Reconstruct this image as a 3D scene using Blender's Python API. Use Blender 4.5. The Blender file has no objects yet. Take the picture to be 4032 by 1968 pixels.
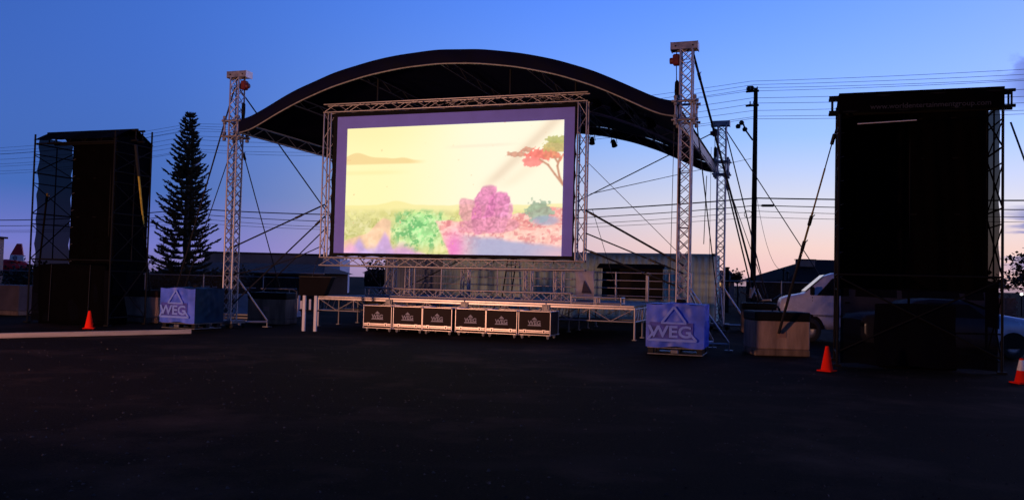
import bpy, bmesh, math, random
import numpy as np
from mathutils import Matrix, Vector, Quaternion

random.seed(7)
sc = bpy.context.scene
COL = sc.collection
PI = math.pi

# ------------------------------------------------------------------ camera
cam = bpy.data.cameras.new('camera')
cam.lens = 29.81
cam.sensor_width = 36.0
cam.clip_start = 0.05
cam.clip_end = 12000
cam_o = bpy.data.objects.new('camera', cam)
COL.objects.link(cam_o)
PITCH, ROLL = 0.0357, 0.0244
_f = Vector((0, math.cos(PITCH), math.sin(PITCH)))
_u = Vector((0, -math.sin(PITCH), math.cos(PITCH)))
_r = Vector((1, 0, 0))
_r2 = math.cos(ROLL) * _r + math.sin(ROLL) * _u
_u2 = -math.sin(ROLL) * _r + math.cos(ROLL) * _u
cam_o.matrix_world = Matrix(((_r2.x, _u2.x, -_f.x, 0), (_r2.y, _u2.y, -_f.y, 0), (_r2.z, _u2.z, -_f.z, 1.65), (0, 0, 0, 1)))
sc.camera = cam_o

# ------------------------------------------------------------------ world: dusk sky, sunset off to the right
SUN_AZ = math.radians(60)
world = bpy.data.worlds.new('World')
sc.world = world
world.use_nodes = True
wt = world.node_tree
bg = wt.nodes['Background']
bg.inputs[1].default_value = 0.125


def wn(kind, **kw):
    n = wt.nodes.new(kind)
    for k, v in kw.items():
        setattr(n, k, v)
    return n


def wmath(op, a, b=None, clamp=False):
    n = wn('ShaderNodeMath', operation=op, use_clamp=clamp)
    for i, v in enumerate((a, b)):
        if v is None:
            continue
        if isinstance(v, (int, float)):
            n.inputs[i].default_value = v
        else:
            wt.links.new(v, n.inputs[i])
    return n.outputs[0]


def wsmooth(v, lo, hi, a=0.0, b=1.0):
    n = wn('ShaderNodeMapRange', interpolation_type='SMOOTHSTEP')
    wt.links.new(v, n.inputs[0])
    for i, x in enumerate((lo, hi, a, b)):
        n.inputs[i + 1].default_value = x
    return n.outputs[0]


def wramp(v, stops):
    n = wn('ShaderNodeValToRGB')
    el = n.color_ramp.elements
    while len(el) < len(stops):
        el.new(0.5)
    for e, (p, c) in zip(el, stops):
        e.position = p
        e.color = (*c, 1)
    wt.links.new(v, n.inputs[0])
    return n.outputs[0]


def wmix(f, a, b):
    n = wn('ShaderNodeMix', data_type='RGBA')
    for i, v in ((0, f), (6, a), (7, b)):
        if isinstance(v, tuple):
            n.inputs[i].default_value = (*v, 1)
        elif isinstance(v, (int, float)):
            n.inputs[i].default_value = v
        else:
            wt.links.new(v, n.inputs[i])
    return n.outputs[2]


sky = wn('ShaderNodeTexSky', sky_type='NISHITA')
sky.sun_disc = False
sky.sun_elevation = math.radians(1.0)
sky.sun_rotation = SUN_AZ
sky.ozone_density = 4.5
sky.air_density = 1.0
sky.dust_density = 1.0
tc = wn('ShaderNodeTexCoord')
sep = wn('ShaderNodeSeparateXYZ')
wt.links.new(tc.outputs['Generated'], sep.inputs[0])
dx, dy, dz = sep.outputs
toward = wmath('ADD', wmath('MULTIPLY', dx, math.sin(SUN_AZ)), wmath('MULTIPLY', dy, math.cos(SUN_AZ)))
azf = wsmooth(toward, 0.08, 0.80)
zc = wmath('MULTIPLY', dz, 2.5, True)          # ramp position = elevation sine * 2.5
left = wramp(zc, [(0.0, (.22, .18, .40)), (.07, (.175, .19, .58)), (.22, (.055, .145, .50)), (.6, (.05, .13, .55))])
right = wramp(zc, [(0.0, (.68, .46, .60)), (.035, (.93, .58, .56)), (.11, (.95, .69, .64)), (.22, (.80, .77, .86)), (.42, (.41, .62, 1.0)), (.8, (.22, .43, 1.02))])
horizon = wmix(azf, left, right)
hf = wsmooth(dz, 0.02, 0.42, 1.0, 0.0)
def wmul(c, v):
    n = wn('ShaderNodeVectorMath', operation='SCALE')
    wt.links.new(c, n.inputs[0])
    wt.links.new(v, n.inputs['Scale'])
    return n.outputs[0]


tint = wn('ShaderNodeVectorMath', operation='MULTIPLY')
wt.links.new(sky.outputs[0], tint.inputs[0])
tint.inputs[1].default_value = (1.28, .93, 1.32)
away = wsmooth(toward, -.6, .5, .22, 1.0)        # the sky is dimmer away from the sunset and overhead
skyc = wmix(hf, wmul(tint.outputs[0], away), horizon)
dusk = wmath('MULTIPLY', wsmooth(toward, -.95, -.05, .30, 1.0), wsmooth(dz, .32, 1.0, 1.0, .35))
skyc = wmul(skyc, dusk)
# clouds gathered over the sunset: low bars and a few puffs
azim = wmath('ARCTAN2', dx, dy)
comb = wn('ShaderNodeCombineXYZ')
wt.links.new(wmath('MULTIPLY', azim, 5.0), comb.inputs[0])
wt.links.new(wmath('MULTIPLY', dz, 34.0), comb.inputs[1])
cn = wn('ShaderNodeTexNoise')
cn.inputs['Scale'].default_value = 1.0
cn.inputs['Detail'].default_value = 9.0
cn.inputs['Roughness'].default_value = 0.55
wt.links.new(comb.outputs[0], cn.inputs['Vector'])
comb2 = wn('ShaderNodeCombineXYZ')
wt.links.new(wmath('MULTIPLY', azim, 9.0), comb2.inputs[0])
wt.links.new(wmath('MULTIPLY', dz, 12.0), comb2.inputs[1])
cn2 = wn('ShaderNodeTexNoise')
cn2.inputs['Scale'].default_value = 1.3
cn2.inputs['Detail'].default_value = 9.0
wt.links.new(comb2.outputs[0], cn2.inputs['Vector'])
side = wsmooth(azim, 0.505, 0.56)
low = wmath('MULTIPLY', wsmooth(dz, 0.012, 0.03), wsmooth(dz, 0.075, 0.10, 1.0, 0.0))
bars = wmath('MULTIPLY', wmath('MULTIPLY', wsmooth(cn.outputs[0], 0.44, 0.49), low), side)
puff = wmath('MULTIPLY', wmath('MULTIPLY', wsmooth(cn2.outputs[0], 0.42, 0.48), wmath('MULTIPLY', wsmooth(dz, 0.175, 0.20), wsmooth(dz, 0.225, 0.25, 1.0, 0.0))), side)
skyc = wmix(wmath('MULTIPLY', bars, 0.9), skyc, (.13, .17, .52))
skyc = wmix(wmath('MULTIPLY', puff, 0.85), skyc, (.12, .15, .50))
wt.links.new(skyc, bg.inputs[0])

# faint afterglow sun, same direction as the sky's
sun = bpy.data.lights.new('sun', 'SUN')
sun.energy = 0.015
sun.color = (1.0, .55, .45)
sun.angle = math.radians(20)
sun_o = bpy.data.objects.new('sun', sun)
COL.objects.link(sun_o)
_el = math.radians(1.5)
_sd = Vector((math.sin(SUN_AZ) * math.cos(_el), math.cos(SUN_AZ) * math.cos(_el), math.sin(_el)))
sun_o.rotation_mode = 'QUATERNION'
sun_o.rotation_quaternion = _sd.to_track_quat('Z', 'Y')
sun_o.location = (60, 40, 30)

sc.view_settings.view_transform = 'Standard'
sc.view_settings.look = 'None'
sc.view_settings.gamma = 1.0
sc.view_settings.exposure = 3.0
sc.view_settings.use_curve_mapping = False
sc.render.engine = 'CYCLES'
sc.cycles.use_denoising = True
sc.cycles.max_bounces = 6
sc.cycles.transparent_max_bounces = 24
sc.cycles.sample_clamp_indirect = 4.0
EXP = 8.0     # 2 ** exposure: divide emission strengths by it

# ------------------------------------------------------------------ materials
MATS = {}


def mat(name, col, rough=.6, metal=0.0, var=.25, scale=6.0, bump=0.0, bscale=60.0, spec=.5, col2=None, stretch=None):
    if name in MATS:
        return MATS[name]
    m = bpy.data.materials.new(name)
    m.use_nodes = True
    nt = m.node_tree
    b = nt.nodes['Principled BSDF']
    b.inputs['Roughness'].default_value = rough
    b.inputs['Metallic'].default_value = metal
    b.inputs['Specular IOR Level'].default_value = spec
    t = nt.nodes.new('ShaderNodeTexCoord')
    src = t.outputs['Object']
    if stretch:
        mp = nt.nodes.new('ShaderNodeMapping')
        mp.inputs['Scale'].default_value = stretch
        nt.links.new(src, mp.inputs[0])
        src = mp.outputs[0]
    n = nt.nodes.new('ShaderNodeTexNoise')
    n.inputs['Scale'].default_value = scale
    n.inputs['Detail'].default_value = 6
    n.inputs['Roughness'].default_value = .65
    nt.links.new(src, n.inputs['Vector'])
    r = nt.nodes.new('ShaderNodeValToRGB')
    c1 = tuple(max(0, c * (1 - var)) for c in col)
    c2 = col2 or tuple(min(1, c * (1 + var)) for c in col)
    r.color_ramp.elements[0].position = .35
    r.color_ramp.elements[0].color = (*c1, 1)
    r.color_ramp.elements[1].position = .68
    r.color_ramp.elements[1].color = (*c2, 1)
    nt.links.new(n.outputs[0], r.inputs[0])
    nt.links.new(r.outputs[0], b.inputs['Base Color'])
    mr = nt.nodes.new('ShaderNodeMapRange')
    mr.inputs[3].default_value = max(.02, rough - .12)
    mr.inputs[4].default_value = min(1, rough + .12)
    nt.links.new(n.outputs[0], mr.inputs[0])
    nt.links.new(mr.outputs[0], b.inputs['Roughness'])
    if bump:
        n2 = nt.nodes.new('ShaderNodeTexNoise')
        n2.inputs['Scale'].default_value = bscale
        n2.inputs['Detail'].default_value = 4
        nt.links.new(src, n2.inputs['Vector'])
        bp = nt.nodes.new('ShaderNodeBump')
        bp.inputs['Strength'].default_value = bump
        bp.inputs['Distance'].default_value = .02
        nt.links.new(n2.outputs[0], bp.inputs['Height'])
        nt.links.new(bp.outputs[0], b.inputs['Normal'])
    MATS[name] = m
    return m


def veil(name, col, opacity, var=.1):
    """woven scrim / wire mesh too fine to resolve: even see-through weave"""
    m = mat(name, col, .95, 0, var, 3, spec=0.0)
    nt = m.node_tree
    b = nt.nodes['Principled BSDF']
    out = nt.nodes['Material Output']
    tr = nt.nodes.new('ShaderNodeBsdfTransparent')
    mx = nt.nodes.new('ShaderNodeMixShader')
    mx.inputs[0].default_value = opacity
    nt.links.new(tr.outputs[0], mx.inputs[1])
    nt.links.new(b.outputs[0], mx.inputs[2])
    nt.links.new(mx.outputs[0], out.inputs[0])
    return m


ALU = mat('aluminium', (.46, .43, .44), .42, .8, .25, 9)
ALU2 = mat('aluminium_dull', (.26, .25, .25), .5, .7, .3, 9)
TRIM = mat('case_trim', (.76, .66, .60), .38, .7, .15, 14)
RAIL = mat('deck_extrusion', (.66, .58, .54), .40, .7, .15, 10)
STEEL = mat('galvanised_steel', (.30, .30, .32), .5, .7, .3, 12)
DSTEEL = mat('dark_steel', (.014, .014, .015), .55, .5, .3, 10)
BLACK = mat('black_paint', (.006, .006, .006), .7, spec=.15)
RUBBER = mat('rubber', (.012, .012, .012), .85)
STRAP = mat('strap_webbing', (.008, .008, .010), .85)
YSTRAP = mat('strap_yellow', (.20, .14, .025), .85)
ROPE = mat('rope', (.06, .055, .055), .9)
CLOTH = mat('black_cloth', (.0018, .0014, .0016), .95, 0, .3, 2, .15, 14, spec=.05)
SCRIM = veil('scrim_mesh', (.004, .004, .006), .95)
SCAF = mat('scaffold_black', (.007, .007, .007), .7, 0, .3, 8, spec=.15)
LINK = veil('chain_link', (.045, .042, .042), .42)
CANOPY = mat('canopy_vinyl', (.0022, .0024, .0170), .75, 0, .3, 2.5, .25, 5, spec=.12)
UNDER = mat('canopy_lining', (.010, .009, .012), .8, 0, .3, 2.5)
CASE = mat('case_laminate', (.022, .008, .007), .6, 0, .25, 5, .06, 120, spec=.2)
LOGOS = mat('logo_silver', (.42, .40, .44), .6, 0, .2, 30)
PLY = mat('deck_plywood', (.022, .018, .018), .6, 0, .3, 4)
RED = mat('hoist_red', (.14, .010, .010), .55)
CONE = mat('cone_orange', (.98, .022, .008), .9, 0, .02, 8, spec=.05)
COLLAR = mat('cone_collar', (.85, .82, .78), .35)
CONC = mat('ballast_concrete', (.40, .27, .20), .9, 0, .35, 2.2, .3, 40, stretch=(1.6, 1.6, .35))
CONC2 = mat('ballast_concrete_stained', (.22, .15, .10), .9, 0, .5, 2.0, .3, 40, stretch=(1.8, 1.8, .3))
TIMBER = mat('pale_timber', (.50, .38, .28), .8, 0, .2, 3, .15, 30, stretch=(.4, 6, 6))
TOTE_SKYLIT = mat('tote_cover_skylit', (.075, .15, .85), .5, 0, .25, 1.6, .35, 7)  # white cover; the blue skylight on it is put into the base colour
TOTE_SHADED = mat('tote_cover_shaded', (.010, .040, .085), .6, 0, .35, 1.8, .35, 7, spec=.1)  # same cover away from the light: its shade is put into the colour
TBLUE = mat('tote_print_blue', (.035, .04, .34), .5, 0, .3, 5)
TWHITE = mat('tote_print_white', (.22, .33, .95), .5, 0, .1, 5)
CGREEN = mat('container_green', (.62, .80, .64), .6, .0, .22, 1.2, stretch=(1, 1, .3))
CBLUE = mat('container_blue_grey', (.20, .24, .28), .6, 0, .22, 1.2)
PAPER = mat('pale_sheet', (.55, .52, .58), .7, 0, .12, 4)
GLASS = mat('dark_glass', (.012, .013, .016), .08, 0, .1, 2, spec=.9)
VANP = mat('van_paint', (.48, .50, .66), .28, 0, .06, 3, spec=.6)
CARP = mat('sedan_paint', (.34, .38, .46), .25, .3, .06, 3, spec=.6)
WOODP = mat('pole_wood', (.022, .014, .011), .95, 0, .35, 5, .3, 30, stretch=(6, 6, .6), spec=.05)
WIRE = mat('wire', (.02, .02, .022), .7)
BARK = mat('pine_bark', (.035, .024, .018), .9)
NEEDLE = mat('pine_needles', (.020, .028, .016), .85, 0, .45, 3)
LEAF = mat('leaf_dark', (.03, .035, .02), .8, 0, .45, 3)
TAN = mat('tan_stucco', (.34, .20, .15), .9, 0, .18, 1.0)
BROWN = mat('brown_wall', (.045, .026, .020), .95, 0, .25, .8, spec=.05)
ROOFM = mat('metal_roofing', (.10, .062, .050), .8, 0, .2, .8, spec=.1)
DARKB = mat('dark_building', (.012, .010, .010), .95, 0, .3, .7, spec=.03)
WHITEP = mat('white_paint', (.70, .68, .68), .5, 0, .12, 4)
TAILR = mat('tail_red', (.55, .02, .03), .4, 0, .1, .5)
BRASS = mat('brass_hardware', (.55, .36, .12), .35, .8)


def emis(name, col, s):
    m = bpy.data.materials.new(name)
    m.use_nodes = True
    b = m.node_tree.nodes['Principled BSDF']
    b.inputs['Base Color'].default_value = (*col, 1)
    b.inputs['Emission Color'].default_value = (*col, 1)
    b.inputs['Emission Strength'].default_value = s / EXP
    return m


LAMPW = emis('lamp_white', (1, .95, .85), 4)
LEDP = emis('led_pink', (1, .08, .25), 3)
LITW = emis('lit_window', (1, .55, .22), .9)


# ------------------------------------------------------------------ helpers
def link(name, me, parent=None, loc=None, rotz=None):
    o = bpy.data.objects.new(name, me)
    COL.objects.link(o)
    if parent is not None:
        o.parent = parent
    if loc is not None:
        o.location = loc
    if rotz is not None:
        o.rotation_euler = (0, 0, rotz)
    return o


def tag(o, label, cat, group=None):
    o['label'] = label
    o['category'] = cat
    if group:
        o['group'] = group
    return o


def thing(name, label, cat, loc=(0, 0, 0), rotz=0.0, group=None):
    return tag(link(name, None, None, loc, rotz), label, cat, group)


def copy_tree(root, loc, rotz, label, parent=None):
    r = root.copy()
    COL.objects.link(r)
    r.location = loc
    r.rotation_euler = (0, 0, rotz)
    r['label'] = label
    for ch in root.children:
        c = ch.copy()
        COL.objects.link(c)
        c.parent = r
        for g in ch.children:
            d = g.copy()
            COL.objects.link(d)
            d.parent = c
    return r


class MB:
    def __init__(s):
        s.v, s.f, s.sm = [], [], []

    def add(s, vs, fs, smooth=False):
        n = len(s.v)
        s.v += [tuple(v) for v in vs]
        s.f += [tuple(i + n for i in f) for f in fs]
        s.sm += [smooth] * len(fs)
        return s

    def box(s, x0, x1, y0, y1, z0, z1):
        return s.add([(x0, y0, z0), (x1, y0, z0), (x1, y1, z0), (x0, y1, z0), (x0, y0, z1), (x1, y0, z1), (x1, y1, z1), (x0, y1, z1)],
                     [(0, 3, 2, 1), (4, 5, 6, 7), (0, 1, 5, 4), (1, 2, 6, 5), (2, 3, 7, 6), (3, 0, 4, 7)])

    def bbox(s, x0, x1, y0, y1, z0, z1, b=.01):
        """box with chamfered edges"""
        bm = bmesh.new()
        bmesh.ops.create_cube(bm, size=1)
        for v in bm.verts:
            v.co = Vector(((x0 + x1) / 2 + v.co.x * (x1 - x0), (y0 + y1) / 2 + v.co.y * (y1 - y0), (z0 + z1) / 2 + v.co.z * (z1 - z0)))
        bmesh.ops.bevel(bm, geom=bm.edges[:], offset=b, segments=1, affect='EDGES', profile=.5)
        bm.verts.index_update()
        s.add([v.co for v in bm.verts], [[v.index for v in f.verts] for f in bm.faces])
        bm.free()
        return s

    def tube(s, pts, r, n=6, cap=True):
        pts = [Vector(p) for p in pts]
        rs = r if isinstance(r, (list, tuple)) else [r] * len(pts)
        rings = []
        for i, p in enumerate(pts):
            d = (pts[min(i + 1, len(pts) - 1)] - pts[max(i - 1, 0)]).normalized()
            a = d.cross(Vector((0, 0, 1)))
            if a.length < 1e-3:
                a = d.cross(Vector((0, 1, 0)))
            a.normalize()
            b = d.cross(a)
            rings.append([p + rs[i] * (math.cos(k * 2 * PI / n) * a + math.sin(k * 2 * PI / n) * b) for k in range(n)])
        vs = [v for rg in rings for v in rg]
        fs = [(i * n + k, i * n + (k + 1) % n, (i + 1) * n + (k + 1) % n, (i + 1) * n + k) for i in range(len(pts) - 1) for k in range(n)]
        s.add(vs, fs, True)
        if cap:
            m = len(pts) - 1
            s.add(rings[0], [tuple(range(n))]).add(rings[m], [tuple(range(n - 1, -1, -1))])
        return s

    def lathe(s, prof, n=16, cx=0, cy=0):
        vs = [(cx + r * math.cos(k * 2 * PI / n), cy + r * math.sin(k * 2 * PI / n), z) for r, z in prof for k in range(n)]
        fs = [(i * n + k, i * n + (k + 1) % n, (i + 1) * n + (k + 1) % n, (i + 1) * n + k) for i in range(len(prof) - 1) for k in range(n)]
        return s.add(vs, fs, True)

    def poly(s, pts, d):
        """flat polygon pts extruded by vector d"""
        d = Vector(d)
        n = len(pts)
        a = [Vector(p) for p in pts]
        fs = [tuple(range(n)), tuple(range(2 * n - 1, n - 1, -1))] + [(i, i + n, (i + 1) % n + n, (i + 1) % n) for i in range(n)]
        return s.add(a + [p + d for p in a], fs)

    def grid(s, fn, nu, nv):
        vs = [fn(i / nu, j / nv) for j in range(nv + 1) for i in range(nu + 1)]
        w = nu + 1
        fs = [(j * w + i, j * w + i + 1, (j + 1) * w + i + 1, (j + 1) * w + i) for j in range(nv) for i in range(nu)]
        return s.add(vs, fs, True)

    def mesh(s, name, m):
        me = bpy.data.meshes.new(name)
        me.from_pydata(s.v, [], s.f)
        me.polygons.foreach_set('use_smooth', s.sm)
        me.materials.append(m)
        bm = bmesh.new()
        bm.from_mesh(me)
        bmesh.ops.recalc_face_normals(bm, faces=bm.faces)
        bm.to_mesh(me)
        bm.free()
        return me

    def build(s, name, m, parent=None, loc=None, rotz=None):
        return link(name, s.mesh(name, m), parent, loc, rotz)


_rods = {}


def rod(name, p0, p1, r, m, parent=None, n=8):
    """straight bar that shares one unit cylinder mesh per material"""
    key = (m.name, n)
    if key not in _rods:
        _rods[key] = MB().tube([(0, 0, 0), (0, 0, 1)], 1, n).mesh('bar_' + m.name, m)
    p0, p1 = Vector(p0), Vector(p1)
    d = p1 - p0
    o = link(name, _rods[key], parent, p0)
    o.rotation_mode = 'QUATERNION'
    o.rotation_quaternion = d.to_track_quat('Z', 'Y')
    o.scale = (r, r, d.length)
    return o


def truss(par, p0, p1, w, h, bays, m=None, r=.024, rb=.013, cross=False, side=(1, 0, 0), faces='lrtb', rungs=0):
    """box truss from p0 to p1: four chords and lacing, each bar its own part"""
    m = m or ALU
    p0, p1 = Vector(p0), Vector(p1)
    d = (p1 - p0).normalized()
    a = Vector(side)
    a = (a - a.dot(d) * d).normalized()
    b = d.cross(a)
    cs = [(-1, -1), (1, -1), (1, 1), (-1, 1)]
    off = [a * (w / 2 * i) + b * (h / 2 * j) for i, j in cs]
    for o in off:
        rod('chord', p0 + o, p1 + o, r, m, par)
    L = (p1 - p0).length
    st = L / bays
    fc = {'b': (0, 1), 'r': (1, 2), 't': (2, 3), 'l': (3, 0)}
    for key in faces:
        i, j = fc[key]
        for k in range(bays):
            q0, q1 = p0 + d * (st * k), p0 + d * (st * (k + 1))
            if rungs and k % rungs == 0:
                rod('rung', q0 + off[i], q0 + off[j], rb, m, par, 6)
            if cross:
                rod('brace', q0 + off[i], q1 + off[j], rb, m, par, 6)
                rod('brace', q0 + off[j], q1 + off[i], rb, m, par, 6)
            elif k % 2:
                rod('brace', q0 + off[i], q1 + off[j], rb, m, par, 6)
            else:
                rod('brace', q0 + off[j], q1 + off[i], rb, m, par, 6)
        if rungs:
            rod('rung', p1 + off[i], p1 + off[j], rb, m, par, 6)


def text_mesh(txt, size, m, bold=.0, ext=.003):
    cu = bpy.data.curves.new('lettering', 'FONT')
    cu.body = txt
    cu.size = size
    cu.extrude = ext
    cu.offset = bold
    cu.align_x = 'CENTER'
    cu.resolution_u = 3
    o = bpy.data.objects.new('tmp', cu)
    COL.objects.link(o)
    bpy.context.view_layer.update()
    me = bpy.data.meshes.new_from_object(o.evaluated_get(bpy.context.evaluated_depsgraph_get()))
    bpy.data.objects.remove(o)
    me.transform(Matrix.Rotation(PI / 2, 4, 'X'))
    me.materials.clear()
    me.materials.append(m)
    return me


# stage frame: x along the stage front (to the right), y to the back
TH = 0.3245
UX, UY = math.cos(TH), -math.sin(TH)
VX, VY = math.sin(TH), math.cos(TH)


def W(s, t, z=0.0):
    return Vector((4.39 + s * UX + t * VX, 21.66 + s * UY + t * VY, z))


# ------------------------------------------------------------------ ground
def ground_material():
    m = bpy.data.materials.new('asphalt')
    m.use_nodes = True
    nt = m.node_tree
    b = nt.nodes['Principled BSDF']
    b.inputs['Roughness'].default_value = .92
    b.inputs['Specular IOR Level'].default_value = .04
    t = nt.nodes.new('ShaderNodeTexCoord')

    def noise(sc_, det=6, ro=.6, vec=None):
        n = nt.nodes.new('ShaderNodeTexNoise')
        n.inputs['Scale'].default_value = sc_
        n.inputs['Detail'].default_value = det
        n.inputs['Roughness'].default_value = ro
        nt.links.new(vec or t.outputs['Object'], n.inputs['Vector'])
        return n.outputs[0]

    def ramp(v, stops):
        r = nt.nodes.new('ShaderNodeValToRGB')
        el = r.color_ramp.elements
        while len(el) < len(stops):
            el.new(.5)
        for e, (p, c) in zip(el, stops):
            e.position = p
            e.color = (*c, 1)
        nt.links.new(v, r.inputs[0])
        return r.outputs[0]

    def mix(f, a, c):
        n = nt.nodes.new('ShaderNodeMix')
        n.data_type = 'RGBA'
        nt.links.new(f, n.inputs[0])
        for i, v in ((6, a), (7, c)):
            if isinstance(v, tuple):
                n.inputs[i].default_value = (*v, 1)
            else:
                nt.links.new(v, n.inputs[i])
        return n.outputs[2]
    base = ramp(noise(.35), [(.3, (.0110, .0060, .0028)), (.7, (.0230, .0122, .0056))])
    fine = ramp(noise(38, 3, .7), [(.38, (.0045, .0025, .0012)), (.70, (.046, .027, .014))])
    half = nt.nodes.new('ShaderNodeValue')
    half.outputs[0].default_value = .5
    c = mix(half.outputs[0], base, fine)
    # dusty reddish patches
    mp = nt.nodes.new('ShaderNodeMapping')
    mp.inputs['Scale'].default_value = (.8, .7, 1)
    nt.links.new(t.outputs['Object'], mp.inputs[0])
    dust = ramp(noise(.55, 7, .6, mp.outputs[0]), [(.52, (0, 0, 0)), (.70, (.85, .85, .85))])
    c = mix(dust, c, (.085, .046, .028))
    # pale scuffs
    scf = ramp(noise(3.2, 9, .75, mp.outputs[0]), [(.645, (0, 0, 0)), (.74, (.6, .6, .6))])
    c = mix(scf, c, (.17, .13, .115))
    # hairline cracks and old tyre streaks
    vc = nt.nodes.new('ShaderNodeTexVoronoi')
    vc.feature = 'DISTANCE_TO_EDGE'
    vc.inputs['Scale'].default_value = .32
    nz = nt.nodes.new('ShaderNodeTexNoise')
    nz.inputs['Scale'].default_value = 1.6
    nz.inputs['Detail'].default_value = 6
    nt.links.new(t.outputs['Object'], nz.inputs['Vector'])
    sc3 = nt.nodes.new('ShaderNodeVectorMath')
    sc3.operation = 'SCALE'
    sc3.inputs['Scale'].default_value = 12.0
    nt.links.new(nz.outputs['Color'], sc3.inputs[0])
    add3 = nt.nodes.new('ShaderNodeVectorMath')
    nt.links.new(t.outputs['Object'], add3.inputs[0])
    nt.links.new(sc3.outputs[0], add3.inputs[1])
    nt.links.new(add3.outputs[0], vc.inputs['Vector'])
    crk = ramp(vc.outputs['Distance'], [(.002, (.8, .8, .8)), (.008, (0, 0, 0))])
    c = mix(crk, c, (.002, .0016, .0014))
    mp2 = nt.nodes.new('ShaderNodeMapping')
    mp2.inputs['Rotation'].default_value = (0, 0, .5)
    mp2.inputs['Scale'].default_value = (.35, 1.2, 1)
    nt.links.new(t.outputs['Object'], mp2.inputs[0])
    tyre = ramp(noise(1.0, 4, .5, mp2.outputs[0]), [(.56, (0, 0, 0)), (.66, (.5, .5, .5))])
    c = mix(tyre, c, (.034, .021, .014))
    # grit flecks
    vo = nt.nodes.new('ShaderNodeTexVoronoi')
    vo.inputs['Scale'].default_value = 9
    nt.links.new(t.outputs['Object'], vo.inputs['Vector'])
    fl = ramp(vo.outputs['Distance'], [(.055, (1, 1, 1)), (.085, (0, 0, 0))])
    c = mix(fl, c, (.035, .030, .028))
    nt.links.new(c, b.inputs['Base Color'])
    bp = nt.nodes.new('ShaderNodeBump')
    bp.inputs['Strength'].default_value = .5
    bp.inputs['Distance'].default_value = .012
    nt.links.new(noise(55, 4, .7), bp.inputs['Height'])
    nt.links.new(bp.outputs[0], b.inputs['Normal'])
    return m


ASPH = ground_material()
g = MB()
g.add([(-4000, -300, 0), (4000, -300, 0), (4000, 6000, 0), (-4000, 6000, 0)], [(0, 1, 2, 3)])
go = g.build('ground', ASPH)
go['kind'] = 'structure'
# loose stones on the lot
gv = MB()
for i in range(3000):
    y = 5.5 + 15 * random.random() ** 1.5
    x = random.uniform(-.64, .64) * y
    s_ = random.choice((.005, .006, .008, .010, .013, .018)) * random.uniform(.7, 1.4)
    a = random.uniform(0, PI)
    pts = [(x + s_ * math.cos(a + k * 2.09) * random.uniform(.7, 1.3), y + s_ * math.sin(a + k * 2.09) * random.uniform(.7, 1.3), .001) for k in range(3)]
    gv.add(pts + [(x, y, s_ * random.uniform(.5, 1.0))], [(0, 1, 3), (1, 2, 3), (2, 0, 3)])
gvo = gv.build('loose_gravel', mat('gravel', (.045, .034, .028), .9, 0, .8, 3))
gvo['kind'] = 'stuff'
gvo['label'] = 'scattered small pale stones lying on the dark lot'
gvo['category'] = 'gravel'

# ------------------------------------------------------------------ roof towers
MAST_W = .30
TOWER_Z = 7.81


def tower(s, t, label, hoist_side, outr, low=False):
    o = thing('roof_tower', label, 'tower', W(s, t), -TH, 'towers holding up the stage roof')
    top = TOWER_Z - .12
    nb = 26
    truss(o, (0, 0, .22), (0, 0, top), MAST_W, MAST_W, nb, ALU, .026, .011, True, rungs=5)
    # head beam: two channels with cross plates, overhanging to the hoist side
    hb = MB()
    c = .06 * hoist_side
    for y in (-.13, .13):
        hb.box(c - .33, c + .33, y - .035, y + .035, top - .01, top + .16)
    hb.box(c - .33, c + .33, -.165, .165, top + .16, top + .175)
    hb.box(c - .35, c - .33, -.17, .17, top - .03, top + .18).box(c + .33, c + .35, -.17, .17, top - .03, top + .18)
    hb.build('head_beam', ALU, o)
    for x in (c - .22, c + .22):
        MB().tube([(x, -.18, top + .07), (x, .18, top + .07)], .022, 8).build('bolt', DSTEEL, o)
    # sleeve block that carries the roof
    for zc_, hh in ((5.84, .05), (6.32, .05)):
        for y in (-.24, .24):
            rod('sleeve_tube', (-.34, y, zc_), (.34, y, zc_), .034, ALU, o)
            rod('sleeve_tube', (y, -.34, zc_ + .005), (y, .34, zc_ + .005), .034, ALU, o)
    for x in (-.24, .24):
        for y in (-.24, .24):
            rod('sleeve_post', (x, y, 5.72), (x, y, 6.44), .030, ALU, o)
            for z in (5.75, 5.93, 6.25, 6.42):
                MB().bbox(x - .045, x + .045, y - .045, y + .045, z - .045, z + .045, .012).build('coupler', ALU2, o)
    # base with outriggers and wheels
    b = MB()
    b.box(-.34, .34, -.34, .34, .14, .22)
    b.box(-.40, .40, -.05, .05, .08, .14).box(-.05, .05, -.40, .40, .08, .1395)
    b.build('base', ALU2, o)
    for x in (-.3, .3):
        for y in (-.3, .3):
            w = MB().lathe([(0, -.025), (.07, -.025), (.07, .025), (0, .025)], 12).build('caster', RUBBER, o, (x, y, .07))
            w.rotation_euler = (PI / 2, 0, 0)
    for ax, ay in outr:
        d = Vector((ax, ay, 0)).normalized()
        e = d * 1.15
        rod('outrigger', d * .3 + Vector((0, 0, .17)), e + Vector((0, 0, .17)), .03, ALU, o)
        rod('strut', d * .17 + Vector((0, 0, 1.55)), e + Vector((0, 0, .21)), .026, ALU, o)
        rod('screw_jack', e + Vector((0, 0, .25)), e + Vector((0, 0, .02)), .018, STEEL, o)
        MB().box(e.x - .1, e.x + .1, e.y - .1, e.y + .1, .004, .03).build('foot_plate', ALU2, o)
    return o


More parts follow.
